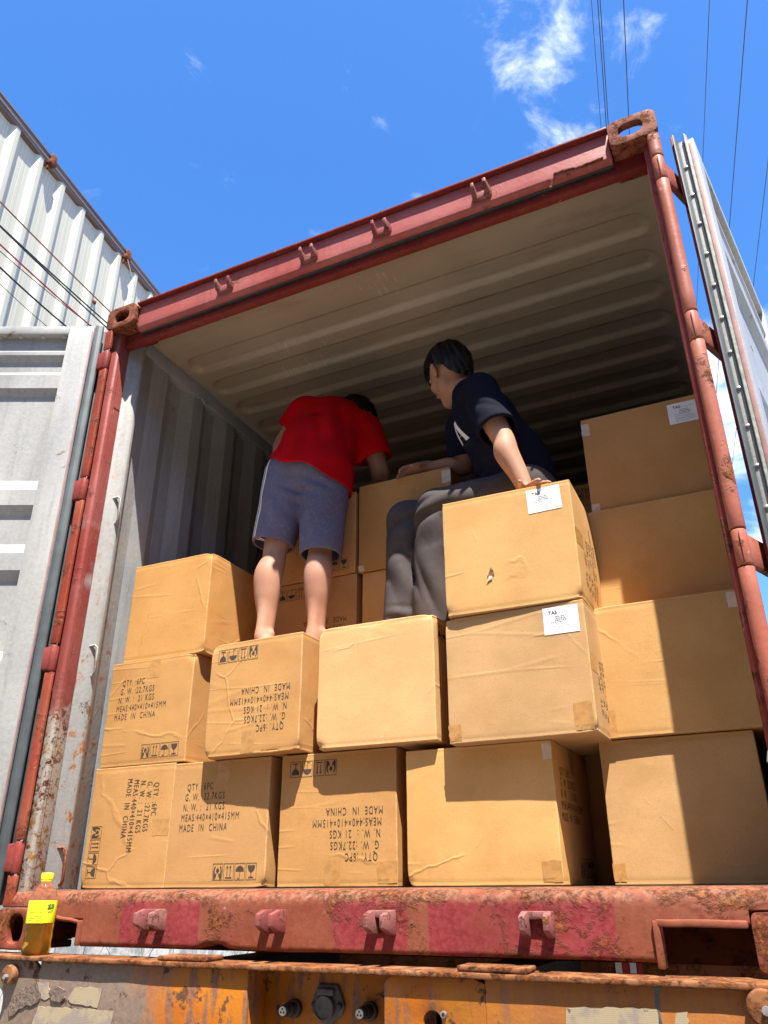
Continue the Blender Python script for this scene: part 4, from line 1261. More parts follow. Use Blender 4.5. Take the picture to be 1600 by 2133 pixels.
# cartons further in
carton('shaded carton with upright text behind the red shirt man, upper one', .580, .980, .605, 1.342, 1.712, rz=.2, front=0, seed=15, crush=('br',))
carton('shaded carton with upside down text seen between the bare legs, lower one', .580, .985, .612, .935, 1.338, rz=0, front=180, seed=16)
carton('plain carton that the sitting man grips by its upper edge', 1.000, 1.418, .600, 1.335, 1.727, rz=-.2, seed=17, ctape=((.91, .82, 1.0, .97), (.0, .0, .06, .07)))
carton('plain shaded carton behind the trouser legs, under the gripped box', 1.012, 1.420, .612, .935, 1.331, rz=.3, seed=18)
carton('dark carton deep inside, glimpsed left of the topmost right box', 1.74, 2.15, 1.02, 1.35, 1.735, rz=0, front=180, seed=19)
carton('dark carton edge deep in the gap of the bottom row', 1.52, 1.885, .70, FL, .572, rz=0, seed=20)

# ------------------------------------------------------------------ people: signed-distance bodies meshed with surface nets
def VV(*a): return np.array(a, np.float32)
class Field:
    def __init__(s, lo, hi, vox):
        s.lo = np.array(lo, np.float32); s.vox = vox
        s.n = np.ceil((np.array(hi)-s.lo)/vox).astype(int)+1
        s.d = np.full(s.n, 1.0, np.float32)
        s.ax = [s.lo[i]+vox*np.arange(s.n[i], dtype=np.float32) for i in range(3)]
    def sub(s, lo, hi):
        i0 = np.clip(np.floor((lo-s.lo)/s.vox).astype(int), 0, s.n-1); i1 = np.clip(np.ceil((hi-s.lo)/s.vox).astype(int)+1, 1, s.n)
        sl = tuple(slice(a, b) for a, b in zip(i0, i1))
        X, Y, Z = np.meshgrid(*[s.ax[k][sl[k]] for k in range(3)], indexing='ij', sparse=True)
        return sl, X, Y, Z
    def cone(s, a, b, ra, rb, k=.02, flat=None, grow=0.0, flatends=False):
        """round cone from a to b; flat=(axis, factor) squashes it along an axis"""
        a = np.array(a, np.float32); b = np.array(b, np.float32); ra += grow; rb += grow
        m = max(ra, rb)*(max(1, flat[1]) if flat else 1)+.05+k
        sl, X, Y, Z = s.sub(np.minimum(a, b)-m, np.maximum(a, b)+m)
        ba = b-a; L2 = max(float(ba@ba), 1e-9)
        px, py, pz = X-a[0], Y-a[1], Z-a[2]
        t0 = (px*ba[0]+py*ba[1]+pz*ba[2])/L2
        t = np.clip(t0, 0, 1)
        qx, qy, qz = px-t*ba[0], py-t*ba[1], pz-t*ba[2]
        if flat:
            w = np.array(flat[0], np.float32); w = w/np.linalg.norm(w)
            c = (qx*w[0]+qy*w[1]+qz*w[2])*(1-1/flat[1])
            qx, qy, qz = qx-c*w[0], qy-c*w[1], qz-c*w[2]
        d = np.sqrt(qx*qx+qy*qy+qz*qz)-(ra+t*(rb-ra))
        if flatends:
            L = math.sqrt(L2)
            d = np.maximum(d, np.maximum((t0-1)*L, -t0*L if flatends == 2 else -9))
        s.union(sl, d, k)
    def chain(s, pts, radii, k=.003, n=7, grow=0.0):
        """limb that follows a smooth spline with a smooth radius profile"""
        P = [np.array(p, float) for p in pts]; m = len(P); Q = []; Rr = []
        for i in range(m-1):
            p0, p1, p2, p3 = P[max(i-1, 0)], P[i], P[i+1], P[min(i+2, m-1)]
            r0, r1, r2, r3 = radii[max(i-1, 0)], radii[i], radii[i+1], radii[min(i+2, m-1)]
            for t in np.linspace(0, 1, n+1)[:(None if i == m-2 else -1)]:
                h = lambda a, b, c, d: .5*(2*b+(c-a)*t+(2*a-5*b+4*c-d)*t*t+(3*b-a-3*c+d)*t**3)
                Q.append(h(p0, p1, p2, p3)); Rr.append(h(r0, r1, r2, r3))
        for i in range(len(Q)-1): s.cone(Q[i], Q[i+1], Rr[i], Rr[i+1], k, grow=grow)
    def ell(s, c, r, k=.02, rot=None):
        c = np.array(c, np.float32); r = np.array(r, np.float32)
        m = float(r.max())+.05+k
        sl, X, Y, Z = s.sub(c-m, c+m)
        q = [X-c[0], Y-c[1], Z-c[2]]
        if rot is not None:
            A = np.array(rot, np.float32)  # rows = local axes
            q = [A[i, 0]*q[0]+A[i, 1]*q[1]+A[i, 2]*q[2] for i in range(3)]
        k0 = np.sqrt(sum((q[i]/r[i])**2 for i in range(3)))
        k1 = np.sqrt(sum((q[i]/r[i]**2)**2 for i in range(3)))
        d = k0*(k0-1)/np.maximum(k1, 1e-6)
        s.union(sl, d, k)
    def union(s, sl, d, k):
        e = s.d[sl]
        if k > 0:
            h = np.clip(.5+.5*(e-d)/k, 0, 1)
            s.d[sl] = e*(1-h)+d*h-k*h*(1-h)
        else: s.d[sl] = np.minimum(e, d)
    def grid(s): return np.meshgrid(*s.ax, indexing='ij', sparse=True)
    def mesh(s, smooth=2):
        d = s.d; n = np.array(d.shape)
        ins = d < 0
        c = np.zeros(n-1, np.int8)
        for i in (0, 1):
            for j in (0, 1):
                for k in (0, 1): c += ins[i:n[0]-1+i, j:n[1]-1+j, k:n[2]-1+k]
        act = (c > 0) & (c < 8)
        idx = -np.ones(act.shape, np.int64); A = np.argwhere(act); idx[act] = np.arange(len(A))
        P = np.zeros((len(A), 3)); cnt = np.zeros(len(A))
        corners = [(i, j, k) for i in (0, 1) for j in (0, 1) for k in (0, 1)]
        for a in corners:
            for ax in range(3):
                if a[ax] == 0:
                    b = list(a); b[ax] = 1
                    da = d[A[:, 0]+a[0], A[:, 1]+a[1], A[:, 2]+a[2]]; db = d[A[:, 0]+b[0], A[:, 1]+b[1], A[:, 2]+b[2]]
                    m = (da < 0) != (db < 0)
                    t = np.where(m, da/np.where(m, da-db, 1), 0)
                    pos = np.array(a, float)[None, :]+np.zeros((len(A), 3)); pos[:, ax] = t
                    P[m] += pos[m]; cnt[m] += 1
        P = (A+P/np.maximum(cnt, 1)[:, None])*s.vox+s.lo
        F = []
        for ax in range(3):
            o1, o2 = [(1, 2), (2, 0), (0, 1)][ax]
            sl0 = [slice(1, -1)]*3; sl0[ax] = slice(0, -1); sl1 = list(sl0); sl1[ax] = slice(1, None)
            a, b = ins[tuple(sl0)], ins[tuple(sl1)]
            E = np.argwhere(a != b); off = np.ones(3, int); off[ax] = 0; E = E+off
            st = a[tuple((E-off).T)]
            def ix(d1, d2):
                q = E.copy(); q[:, o1] += d1; q[:, o2] += d2
                return idx[q[:, 0], q[:, 1], q[:, 2]]
            q = np.stack([ix(-1, -1), ix(0, -1), ix(0, 0), ix(-1, 0)], 1)
            q[~st] = q[~st][:, ::-1]
            F.append(q)
        F = np.concatenate(F)
        F = F[(F >= 0).all(1)]
        for _ in range(smooth):
            S_ = np.zeros_like(P); C_ = np.zeros(len(P))
            for k in range(4):
                np.add.at(S_, F[:, k], P[F[:, (k+1) % 4]]); np.add.at(C_, F[:, k], 1)
                np.add.at(S_, F[:, k], P[F[:, (k-1) % 4]]); np.add.at(C_, F[:, k], 1)
            P = P*.45+.55*S_/np.maximum(C_, 1)[:, None]
        return P, F
def build_np(name, P, F, mat, parent):
    me = bpy.data.meshes.new(name)
    me.vertices.add(len(P)); me.vertices.foreach_set('co', P.astype(np.float32).ravel())
    me.loops.add(F.size); me.loops.foreach_set('vertex_index', F.ravel().astype(np.int32))
    me.polygons.add(len(F)); me.polygons.foreach_set('loop_start', np.arange(0, F.size, 4, dtype=np.int32))
    me.polygons.foreach_set('loop_total', np.full(len(F), 4, np.int32))
    me.update(calc_edges=True); me.validate()
    return link(name, me, mat, parent, True)
def waves(seed, n, kmin, kmax, bias=(1, 1, 1)):
    rs = np.random.RandomState(seed); out = []
    for i in range(n):
        k = rs.uniform(kmin, kmax); v = rs.normal(size=3)*np.array(bias); v /= np.linalg.norm(v)
        out.append((v*k, rs.uniform(0, 6.28)))
    return out
def wrinkle(X, Y, Z, ws):
    r = 0
    for (k, p) in ws:
        w = k[0]*X+k[1]*Y+k[2]*Z+p
        r = r + np.sin(w+.9*np.sin(w*.37+p))
    return r/len(ws)
def garment(name, lo, hi, vox, prims, inner, cuts, mat, parent, amp=.004, ws=None, th=.010, folds=()):
    """cloth shell: outer solid minus a slightly smaller solid that runs out of the openings"""
    f = Field(lo, hi, vox)
    for p in prims: p(f, 0.0)
    X, Y, Z = f.grid()
    disp = 0
    if ws: disp = amp*wrinkle(X, Y, Z, ws)
    for (c, r, dirv, kk, am) in folds:      # local fold bundles: centre, radius, direction across folds
        dv = np.array(dirv, float); dv /= np.linalg.norm(dv)
        w = np.exp(-(((X-c[0])**2+(Y-c[1])**2+(Z-c[2])**2)/r**2))
        ph = (X*dv[0]+Y*dv[1]+Z*dv[2])*kk
        disp = disp+am*w*(1.25-2*np.sqrt(np.sin(.5*ph+.65*np.sin(ph*.43))**2+.012))
    disp = np.asarray(disp, np.float32)
    f.d = f.d+disp
    g = f.d+th
    for p in inner:
        h = Field(lo, hi, vox); p(h, -th-.002); g = np.minimum(g, h.d+disp)
    f.d = np.maximum(f.d, -g)
    for c in cuts: f.d = np.maximum(f.d, c(X, Y, Z))
    P, F = f.mesh(2)
    return build_np(name, P, F, mat, parent), P, F

def skin():
    M = MatB('skin')
    a = M.noise(9, 4); f = M.noise(180, 3)
    c = M.mix(M.rng(a, .3, .7), (.345, .172, .108), (.40, .218, .146))
    c = M.mix(M.rng(M.noise(3.5, 3), .5, .75, 0, .4), c, (.34, .125, .08))
    M.b.inputs['Subsurface Weight'].default_value = .12
    M.b.inputs['Subsurface Radius'].default_value = (.012, .005, .003)
    M.b.inputs['Subsurface Scale'].default_value = .5
    return M.done(c, .62, 0, M.bump(f, .08, .002), .25)
MT['skin'] = skin()
def cloth(name, col, var=.15, rough=.9, heather=.0):
    M = MatB(name)
    a = M.noise(6, 5); w = M.noise(600, 2); g = M.noise(70, 4, .7)
    c = M.mix(M.rng(a, .3, .7), tuple(x*(1-var) for x in col), tuple(x*(1+var) for x in col))
    if heather: c = M.mix(M.rng(g, .45, .7, 0, heather), c, tuple(min(1, x*1.7+.02) for x in col))
    M.b.inputs['Sheen Weight'].default_value = .0
    M.b.inputs['Sheen Roughness'].default_value = .5
    return M.done(c, rough, 0, M.bump(w, .2, .0015, M.bump(g, .15, .004)), .08)
MT['redshirt'] = cloth('red_cotton', (.44, .002, .007))
MT['shorts'] = cloth('blue_grey_jersey', (.130, .124, .185), .15, .95, .3)
MT['navy'] = cloth('navy_cotton', (.008, .0085, .018), .15, .9, .1)
MT['trousers'] = cloth('charcoal_brown_twill', (.062, .052, .051), .25, .9, .12)
MT['stripe'] = cloth('white_trim', (.70, .72, .74), .05)
def hairm():
    M = MatB('black_hair')
    s = M.noise(30, 4, .7, M.co('Object', (6, 6, 1)))
    return M.done(M.mix(s, (.004, .0032, .003), (.014, .010, .009)), .5, 0, M.bump(s, .5, .004), .3)
MT['hair'] = hairm()
MT['sandal'] = plain('black_rubber', (.03, .03, .032), .7)

def hand(f, w, fw, nr, th, curls, thumb=None, grow=0.0, spread=.0):
    """w wrist point, fw forward, nr palm-facing normal, th thumb side; five jointed fingers"""
    w = np.array(w, float); fw = np.array(fw, float); fw /= np.linalg.norm(fw)
    nr = np.array(nr, float); nr -= fw*(nr@fw); nr /= np.linalg.norm(nr)
    th = np.array(th, float); th -= fw*(th@fw); th -= nr*(th@nr); th /= np.linalg.norm(th)
    for o in (.026, .009, -.009, -.025):
        f.cone(w+th*o*.5, w+fw*.082+th*o, .016, .0125, .012, (nr, .9))
    for i, (o, L) in enumerate(((.029, .072), (.010, .080), (-.010, .074), (-.028, .058))):
        p = w+fw*.084+th*o; ang = 0.0
        for seg, (q, r0, r1) in enumerate(((.45, .0095, .0088), (.31, .0088, .0080), (.24, .0080, .0068))):
            ang += curls[i][seg]
            dv = fw*math.cos(ang)+nr*math.sin(ang)+th*(o*spread*12)
            dv /= np.linalg.norm(dv)
            e = p+dv*L*q
            f.cone(p, e, r0, r1, .004)
            p = e
    b = w+fw*.022+th*.026
    td = thumb if thumb is not None else (fw*.65+th*.75+nr*.15)
    td = np.array(td, float); td /= np.linalg.norm(td)
    e = b+td*.045
    f.cone(b-td*.012, e, .015, .0105, .012)
    td2 = td*.85+fw*.35; td2 /= np.linalg.norm(td2)
    f.cone(e, e+td2*.032, .0105, .0078, .004)

def head(f, c, fwd, up, s=1.0):
    """skull, jaw, nose, brow, lips and ears about centre c"""
    fwd = np.array(fwd, float); fwd /= np.linalg.norm(fwd)
    up = np.array(up, float); up -= fwd*(up@fwd); up /= np.linalg.norm(up)
    rt = np.cross(fwd, up)
    Rm = np.stack([rt, fwd, up]); c = np.array(c, float)
    def L(x, y, z): return c+s*(rt*x+fwd*y+up*z)
    f.ell(L(0, -.012, .022), np.array((.074, .094, .090))*s, .02, Rm)
    f.ell(L(0, .030, -.040), np.array((.056, .058, .066))*s, .035, Rm)
    f.cone(L(-.046, .008, -.062), L(0, .064, -.098), .021*s, .020*s, .03)
    f.cone(L(.046, .008, -.062), L(0, .064, -.098), .021*s, .020*s, .03)
    f.ell(L(0, .066, -.098), np.array((.022, .018, .017))*s, .02, Rm)
    for sx in (-1, 1):
        f.ell(L(sx*.040, .060, -.028), np.array((.024, .020, .020))*s, .022, Rm)
        f.cone(L(sx*.012, .084, .022), L(sx*.045, .070, .022), .009*s, .008*s, .014)
        f.ell(L(sx*.081, -.006, -.006), np.array((.0075, .021, .034))*s, .004, Rm)
        f.ell(L(sx*.086, -.016, .0), np.array((.006, .014, .028))*s, .004, Rm)
        f.cone(L(sx*.080, -.012, .018), L(sx*.085, -.020, .002), .005*s, .005*s, .004)
        f.cone(L(sx*.074, .004, -.036), L(sx*.078, -.004, -.024), .006*s, .006*s, .006)
    f.cone(L(0, .082, .014), L(0, .106, -.022), .008*s, .012*s, .010)
    f.ell(L(0, .094, -.030), np.array((.018, .012, .010))*s, .008, Rm)
    f.ell(L(0, .082, -.062), np.array((.024, .010, .010))*s, .008, Rm)
    return L, Rm

def hair_part(name, L, Rm, s, parent, lo, hi, seed=1, tilt=0.0):
    f = Field(lo, hi, .0035)
    c0 = L(0, -.014, .026)
    f.ell(c0, np.array((.094, .112, .107))*s, 0, Rm)
    f.ell(L(0, -.048, -.030), np.array((.071, .064, .070))*s, .03, Rm)
    f.ell(L(0, -.050, -.066), np.array((.055, .046, .045))*s, .03, Rm)
    X, Y, Z = f.grid()
    q = [X-c0[0], Y-c0[1], Z-c0[2]]
    x, y, z = [(Rm[i, 0]*q[0]+Rm[i, 1]*q[1]+Rm[i, 2]*q[2])/s for i in range(3)]
    f.d += .005*np.sin(70*x+9*np.sin(26*y))*np.sin(40*y+30*z+3*np.sin(50*x))+.003*np.sin(160*x+40*z)*np.sin(120*y)
    # hairline: brow at the front, round the ears, nape at the back
    line = np.where(y > .03, .014-.25*(y-.03), np.where(y > -.028, .004, np.where(y > -.060, .004-(-.028-y)/.032*.110, -.118)))
    line = line+.010*np.sin(180*x)*np.sin(150*y)
    f.d = np.maximum(f.d, (line-z)*.8*s)
    inner = Field(lo, hi, .0035); inner.ell(c0, np.array((.072, .09, .084))*s, 0, Rm)
    f.d = np.maximum(f.d, -inner.d)
    P, F = f.mesh(2)
    # loose locks lying over the mass
    rs = np.random.RandomState(seed); vs = [tuple(p) for p in P]; fs = [tuple(q_) for q_ in F.tolist()]
    crown = np.array((.0, -.05, .1))
    for i in range(2600):
        th_, ph_ = rs.uniform(0, 2*math.pi), rs.uniform(.0, 1.75)
        n = np.array((math.sin(ph_)*math.cos(th_), math.sin(ph_)*math.sin(th_), math.cos(ph_)))
        if n[2] < (.12 if n[1] > -.35 else -.5): continue
        pts = []
        dl = rs.uniform(.03, .075)*(.45 if n[1] > -.35 and n[2] < .45 and abs(n[0]) > .5 else 1); ns = 5
        tang = n-crown/np.linalg.norm(crown); tang -= n*(tang@n)
        tang = tang/(np.linalg.norm(tang)+1e-6)+rs.normal(size=3)*.25
        p = n*np.array((.094, .112, .106))
        for k in range(ns):
            pts.append(p.copy())
            p = p+tang*dl/ns
            e = math.sqrt((p[0]/.094)**2+(p[1]/.112)**2+(p[2]/.106)**2)
            p = p/e*(1.0+.02*k*rs.uniform(.2, 1.4))
            tang = tang+np.array((0, 0, -.10))
        side = np.cross(tang, n); side /= np.linalg.norm(side)+1e-6
        k0 = len(vs)
        for k, p in enumerate(pts):
            w_ = .0026*(1-k/(ns-1))+.0002
            for sg in (-1, 1):
                q_ = p+side*w_*sg
                vs.append(tuple(c0+s*(Rm[0]*q_[0]+Rm[1]*q_[1]+Rm[2]*q_[2])))
        for k in range(ns-1): fs.append((k0+2*k, k0+2*k+1, k0+2*k+3, k0+2*k+2))
    return mk(name, vs, fs, 'hair', parent, True)

def face_bits(L, Rm, s, parent):
    """eyes and brows"""
    em = plain('eye_white', (.7, .68, .66), .2); im = plain('dark_iris', (.012, .008, .006), .15)
    for sx in (-1, 1):
        c = L(sx*.031, .071, .004)
        a = Acc(); a.lathe([(.0004, -.0115), (.006, -.0098), (.010, -.0055), (.0115, 0), (.010, .0055), (.006, .0098), (.0004, .0115)], tuple(c), 14)
        e = a.build('eye', em, parent, 0, True)
        c2 = L(sx*.031, .0775, .004)
        a = Acc(); a.lathe([(.0004, -.0058), (.004, -.0042), (.0058, 0), (.004, .0042), (.0004, .0058)], tuple(c2), 12); a.build('iris', im, e, 0, True)
        a = Acc(); a.tube([L(sx*.016, .092, .024), L(sx*.030, .090, .030), L(sx*.048, .078, .026)], [.0022, .003, .0012], 6); a.build('eyebrow', 'hair', parent, 0, True)

def decal(bvh, rows, mat, name, parent, lift=.0015):
    """strip of cloth print: rows of (origin, direction) rays that are dropped on the garment"""
    vs = []; ncol = len(rows[0])
    for row in rows:
        for (o, d) in row:
            d = Vector(d).normalized()
            h = bvh.ray_cast(Vector(o), d)
            p = h[0] if h[0] is not None else Vector(o)+d*.2
            vs.append(p-d*lift)
    fs = [(j*ncol+i, j*ncol+i+1, (j+1)*ncol+i+1, (j+1)*ncol+i) for j in range(len(rows)-1) for i in range(ncol-1)]
    return mk(name, vs, fs, mat, parent)

# ---------------- man in the red shirt, bending into the container
m1 = empty('person', (.80, .46, .975))
tag(m1, 'person in red t-shirt and blue-grey shorts bending in, back turned, bare legs on a box', 'person')
ankL, kneL, hipL = VV(.700, .395, 1.052), VV(.690, .455, 1.42), VV(.725, .505, 1.80)
ankR, kneR, hipR = VV(.895, .455, 1.05), VV(.888, .485, 1.405), VV(.875, .515, 1.77)
pel, bel, che, nek = VV(.81, .52, 1.83), VV(.815, .56, 1.95), VV(.835, .63, 2.09), VV(.870, .72, 2.195)
shL, shR = VV(.672, .63, 2.205), VV(.995, .68, 2.05)
elL, wrL = VV(.572, .625, 2.035), VV(.63, .80, 1.92)
elR, wrR = VV(1.035, .725, 1.865), VV(1.02, .80, 1.80)
def limb(f, g, a, b, c, ra, rb, rc, k=.02): f.cone(a, b, ra, rb, k, grow=g); f.cone(b, c, rb, rc, k, grow=g)
f = Field((.45, .28, .95), (1.20, 1.08, 2.50), .0042)
for ank, kne, hip, sx in ((ankL, kneL, hipL, -1), (ankR, kneR, hipR, 1)):
    dv = ank-kne
    f.chain([hip, hip+(kne-hip)*.6, kne+VV(0, -.004, .02), kne+dv*.10+VV(0, -.008, 0), kne+dv*.30+VV(.006*sx, -.022, 0), kne+dv*.52+VV(.004*sx, -.017, 0), kne+dv*.75+VV(0, -.006, 0), kne+dv*.93, ank+VV(0, -.006, -.02)],
            [.085, .066, .049, .0485, .0565, .0500, .0375, .0315, .0315])
    f.chain([kne+dv*.62+VV(0, -.030, 0), kne+dv*.85+VV(0, -.030, 0), ank+VV(0, -.032, -.02)], [.012, .0105, .013], .02)
    fd_ = VV(-.80, .60, 0) if sx < 0 else VV(.25, .97, 0); fs_ = VV(fd_[1], -fd_[0], 0)
    def FT(a_, b_, c_): return ank+fs_*a_+fd_*b_+VV(0, 0, c_)
    f.cone(FT(0, -.028, -.045), FT(0, -.012, -.01), .026, .027, .02)
    f.cone(FT(0, -.030, -.050), FT(.0, .10, -.050), .025, .027, .03)
    f.cone(FT(0, .08, -.056), FT(0, .155, -.064), .034, .022, .02, (VV(0, 0, 1), .6))
    f.ell(ank+VV(-.030, 0, .008), (.012, .014, .014), .012); f.ell(ank+VV(.030, 0, .004), (.012, .014, .014), .012)
    for q in range(5):
        b_ = FT((q-2)*.0145, .160, -.066); f.cone(b_, b_+fd_*(.028-.004*abs(q-2))+VV(0, 0, -.002), .0085, .007, .006)
f.cone(hipL, hipR, .085, .085, .02); f.cone(pel+VV(0, .02, 0), bel, .10, .10, .02); f.cone(bel, che, .10, .105, .03); f.cone(shL, shR, .055, .055, .03); f.cone(che, nek, .085, .052, .03)
hc1 = nek+VV(-.004, .095, .018)
f.cone(nek, hc1, .050, .052, .03)
L1, R1 = head(f, hc1, (.05, .78, -.62), (.12, .60, .78), .98)
f.chain([shL, (shL+elL)/2, elL, elL+(wrL-elL)*.3, wrL], [.052, .047, .040, .041, .027]); f.chain([shR, (shR+elR)/2, elR, elR+(wrR-elR)*.3, wrR], [.052, .047, .040, .041, .027])
hand(f, wrL, (.3, .9, -.2), (0, -.2, -1), (1, 0, 0), [(.3, .4, .3)]*4)
hand(f, wrR, (-.1, .9, -.5), (0, -.3, -1), (-1, 0, 0), [(.25, .2, .2)]*4)
P, F = f.mesh(2)
build_np('body', P, F, 'skin', m1)
hair_part('hair', L1, R1, .98, m1, tuple(hc1-.17), tuple(hc1+.17), 3)
face_bits(L1, R1, .98, m1)
# shorts
hemL, hemR = VV(.668, .462, 1.462), VV(.888, .478, 1.382)
def sh_leg(f, g):
    f.cone(hipL+VV(-.01, -.01, 0), hemL, .105, .086, .03, grow=g, flatends=True, flat=(VV(1, .2, 0), 1.06))
    f.cone(hipR+VV(.01, -.01, 0), hemR, .103, .082, .03, grow=g, flatends=True, flat=(VV(1, .2, 0), 1.06))
def sh_hip(f, g):
    f.cone(hipL+VV(.03, .0, .02), hipR+VV(-.03, 0, .02), .106, .106, .06, grow=g); f.cone(pel+VV(0, .0, -.06), bel, .115, .100, .06, grow=g)
def sh_open(f, g):
    for h, k_, r in ((hipL, hemL, .086), (hipR, hemR, .082)):
        dv = (hemL-hipL if h is hipL else hemR-hipR); dv = dv/np.linalg.norm(dv)
        f.cone(k_-dv*.10, k_+dv*.05, r+.002, r, .0, grow=g, flat=(VV(1, .2, 0), 1.06))
so, P, F = garment('shorts', (.50, .30, 1.25), (1.12, .78, 2.12), .0042, [sh_hip, sh_leg], [sh_open], [lambda X, Y, Z: Z-(1.835-.46*(X-.81))+0*Y], 'shorts', m1, .003,
    waves(4, 5, 10, 26, (1, 1, .4)), folds=[((.80, .40, 1.66), .07, (.5, 0, 1), 95, .007), ((.70, .40, 1.60), .10, (1, 0, .6), 60, .005), ((.92, .42, 1.55), .10, (-1, 0, .7), 60, .005), ((.90, .42, 1.68), .08, (.6, 0, 1), 85, .006)])
bv = BVHTree.FromPolygons([Vector(p) for p in P], [tuple(q) for q in F.tolist()])
for k, (d0, d1) in enumerate(((.0, .011), (.020, .031))):
    rows = []
    for t in np.linspace(.02, .985, 26):
        c = (hipL+VV(-.0, .02, .06))*(1-t)+hemL*t
        row = []
        for q in (d0, (d0+d1)/2, d1):
            ang = R(226)+q/.095
            o_ = Vector((c[0]+.2*math.cos(ang), c[1]+.2*math.sin(ang), c[2]))
            row.append((o_, Vector((c[0], c[1], c[2]))-o_))
        rows.append(row)
    decal(bv, rows, 'stripe', 'side_stripe', so)
# t-shirt
slL, slR = shL+(elL-shL)*.50, shR+(elR-shR)*.74
def ts_body(f, g):
    tw = VV(1, .1, -.35)
    f.cone(VV(.81, .495, 1.64), bel, .160, .128, .04, grow=g, flat=(tw, 1.16)); f.cone(bel, che+VV(-.01, -.005, .005), .128, .122, .08, grow=g, flat=(tw, 1.18))
    f.cone(shL+VV(.03, 0, -.012), shR+VV(-.04, 0, .01), .080, .076, .09, grow=g); f.cone(che, nek+VV(-.005, .0, .0), .10, .070, .07, grow=g)
def ts_slv(f, g):
    f.cone(shL+VV(.015, 0, -.012), slL, .066, .074, .06, grow=g, flatends=True); f.cone(shR, slR, .070, .080, .06, grow=g, flatends=True)
def ts_open(f, g):
    for a_, b_, r in ((shL, slL, .076), (shR, slR, .078)):
        dv = (b_-a_)/np.linalg.norm(b_-a_); f.cone(b_-dv*.05, b_+dv*.06, r, r, 0, grow=g)
    dv = (hc1-nek)/np.linalg.norm(hc1-nek); f.cone(nek+dv*.02, nek+dv*.12, .062, .062, 0, grow=g)
ts, P, F = garment('t_shirt', (.47, .30, 1.58), (1.18, .92, 2.42), .0040, [ts_body, ts_slv, lambda f, g: (sh_hip(f, .012), sh_leg(f, .010))], [ts_open],
    [lambda X, Y, Z: (1.778-.46*(X-.81)-.10*(Y-.4)+.012*np.sin(X*31))-Z, lambda X, Y, Z: ((X-nek[0])*.2+(Y-nek[1])*.75+(Z-nek[2])*.45)-.03],
    'redshirt', m1, .0035, waves(8, 5, 14, 34, (1, .5, .4)), folds=[((.93, .48, 2.0), .12, (1, 0, .25), 62, .011), ((1.0, .56, 1.95), .09, (1, 0, .5), 70, .009), ((.72, .48, 2.0), .11, (1, 0, -.6), 55, .007), ((.82, .42, 1.88), .11, (1, 0, .1), 48, .008), ((.80, .50, 2.08), .10, (.2, 0, 1), 60, .006)])
for ank, sx in ((ankL, -1), (ankR, 1)):
    fd_ = Vector((-.80, .60, 0)) if sx < 0 else Vector((.25, .97, 0)); fs_ = Vector((fd_.y, -fd_.x, 0))
    N = 24; z0 = .9745-float(ank[2])
    ol = [((.036+.006*math.cos(2*math.pi*k/N))*math.sin(2*math.pi*k/N), .062+.135*math.cos(2*math.pi*k/N)) for k in range(N)]
    vs = [Vector(ank)+fs_*x+fd_*y+Vector((0, 0, z)) for z in (z0, z0+.009) for x, y in ol]
    Acc().add(vs, [tuple(range(N)), tuple(range(2*N-1, N-1, -1))]+[(k, (k+1) % N, N+(k+1) % N, N+k) for k in range(N)]).build('sandal', 'sandal', m1, .002)

# ---------------- man in the navy shirt, sitting on the carton
m2 = empty('person', (1.70, .46, 1.335))
tag(m2, 'person in navy t-shirt and charcoal trousers sitting on a carton, looking away left', 'person')
pel, wai, che, nek = VV(1.735, .515, 1.455), VV(1.70, .505, 1.62), VV(1.61, .50, 1.83), VV(1.545, .50, 1.985)
shN, shF = VV(1.645, .345, 1.875), VV(1.455, .655, 1.925)
elN, wrN = VV(1.728, .300, 1.610), VV(1.798, .285, 1.395)
elF, wrF = VV(1.445, .715, 1.785), VV(1.312, .655, 1.772)
hpN, knN, anN = VV(1.77, .425, 1.435), VV(1.425, .415, 1.452), VV(1.405, .435, 1.05)
hpF, knF, anF = VV(1.68, .60, 1.445), VV(1.262, .505, 1.475), VV(1.275, .47, 1.06)
f = Field((1.08, .10, .96), (2.02, .88, 2.42), .0042)
for hp, kn, an in ((hpN, knN, anN), (hpF, knF, anF)):
    f.cone(hp, kn, .082, .055, .02); f.cone(kn, an, .052, .032, .02)
    f.cone(an+VV(.02, 0, -.045), an+VV(-.10, -.02, -.058), .028, .026, .02); f.cone(an+VV(-.09, -.02, -.058), an+VV(-.17, -.03, -.066), .030, .018, .02, (VV(0, 0, 1), .65))
f.cone(hpN, hpF, .09, .09, .04); f.cone(pel, wai, .115, .105, .05); f.cone(wai, che, .105, .115, .05); f.cone(shN, shF, .055, .055, .05); f.cone(che, nek, .09, .055, .05)
hc2 = VV(1.466, .505, 2.108)
f.cone(nek+VV(.005, 0, -.02), hc2+VV(.02, .005, -.03), .052, .050, .03)
L2, R2 = head(f, hc2, (-.74, .62, -.30), (-.30, .02, .95), 1.02)
f.chain([shN, shN+(elN-shN)*.5+VV(-.004, 0, 0), elN+VV(.004, .004, .0), elN+(wrN-elN)*.28+VV(-.006, -.004, 0), elN+(wrN-elN)*.7, wrN], [.052, .047, .039, .0425, .033, .0265])
f.chain([shF, (shF+elF)/2, elF, elF+(wrF-elF)*.3, wrF], [.050, .046, .038, .040, .026])
hand(f, wrN+VV(.004, -.002, -.016), (.70, -.58, -.18), (.1, -.25, -1), (-.75, -.6, 0), [(.15, .1, .1), (.12, .1, .1), (.1, .1, .1), (.05, .1, .1)], spread=.9)
hand(f, wrF, (-.92, -.30, -.12), (0, -.35, -1), (.25, -.9, .1), [(.35, .55, .35), (.30, .45, .35), (.25, .4, .3), (.2, .35, .3)], thumb=(-.35, -.75, -.35), spread=.7)
P, F = f.mesh(2)
build_np('body', P, F, 'skin', m2)
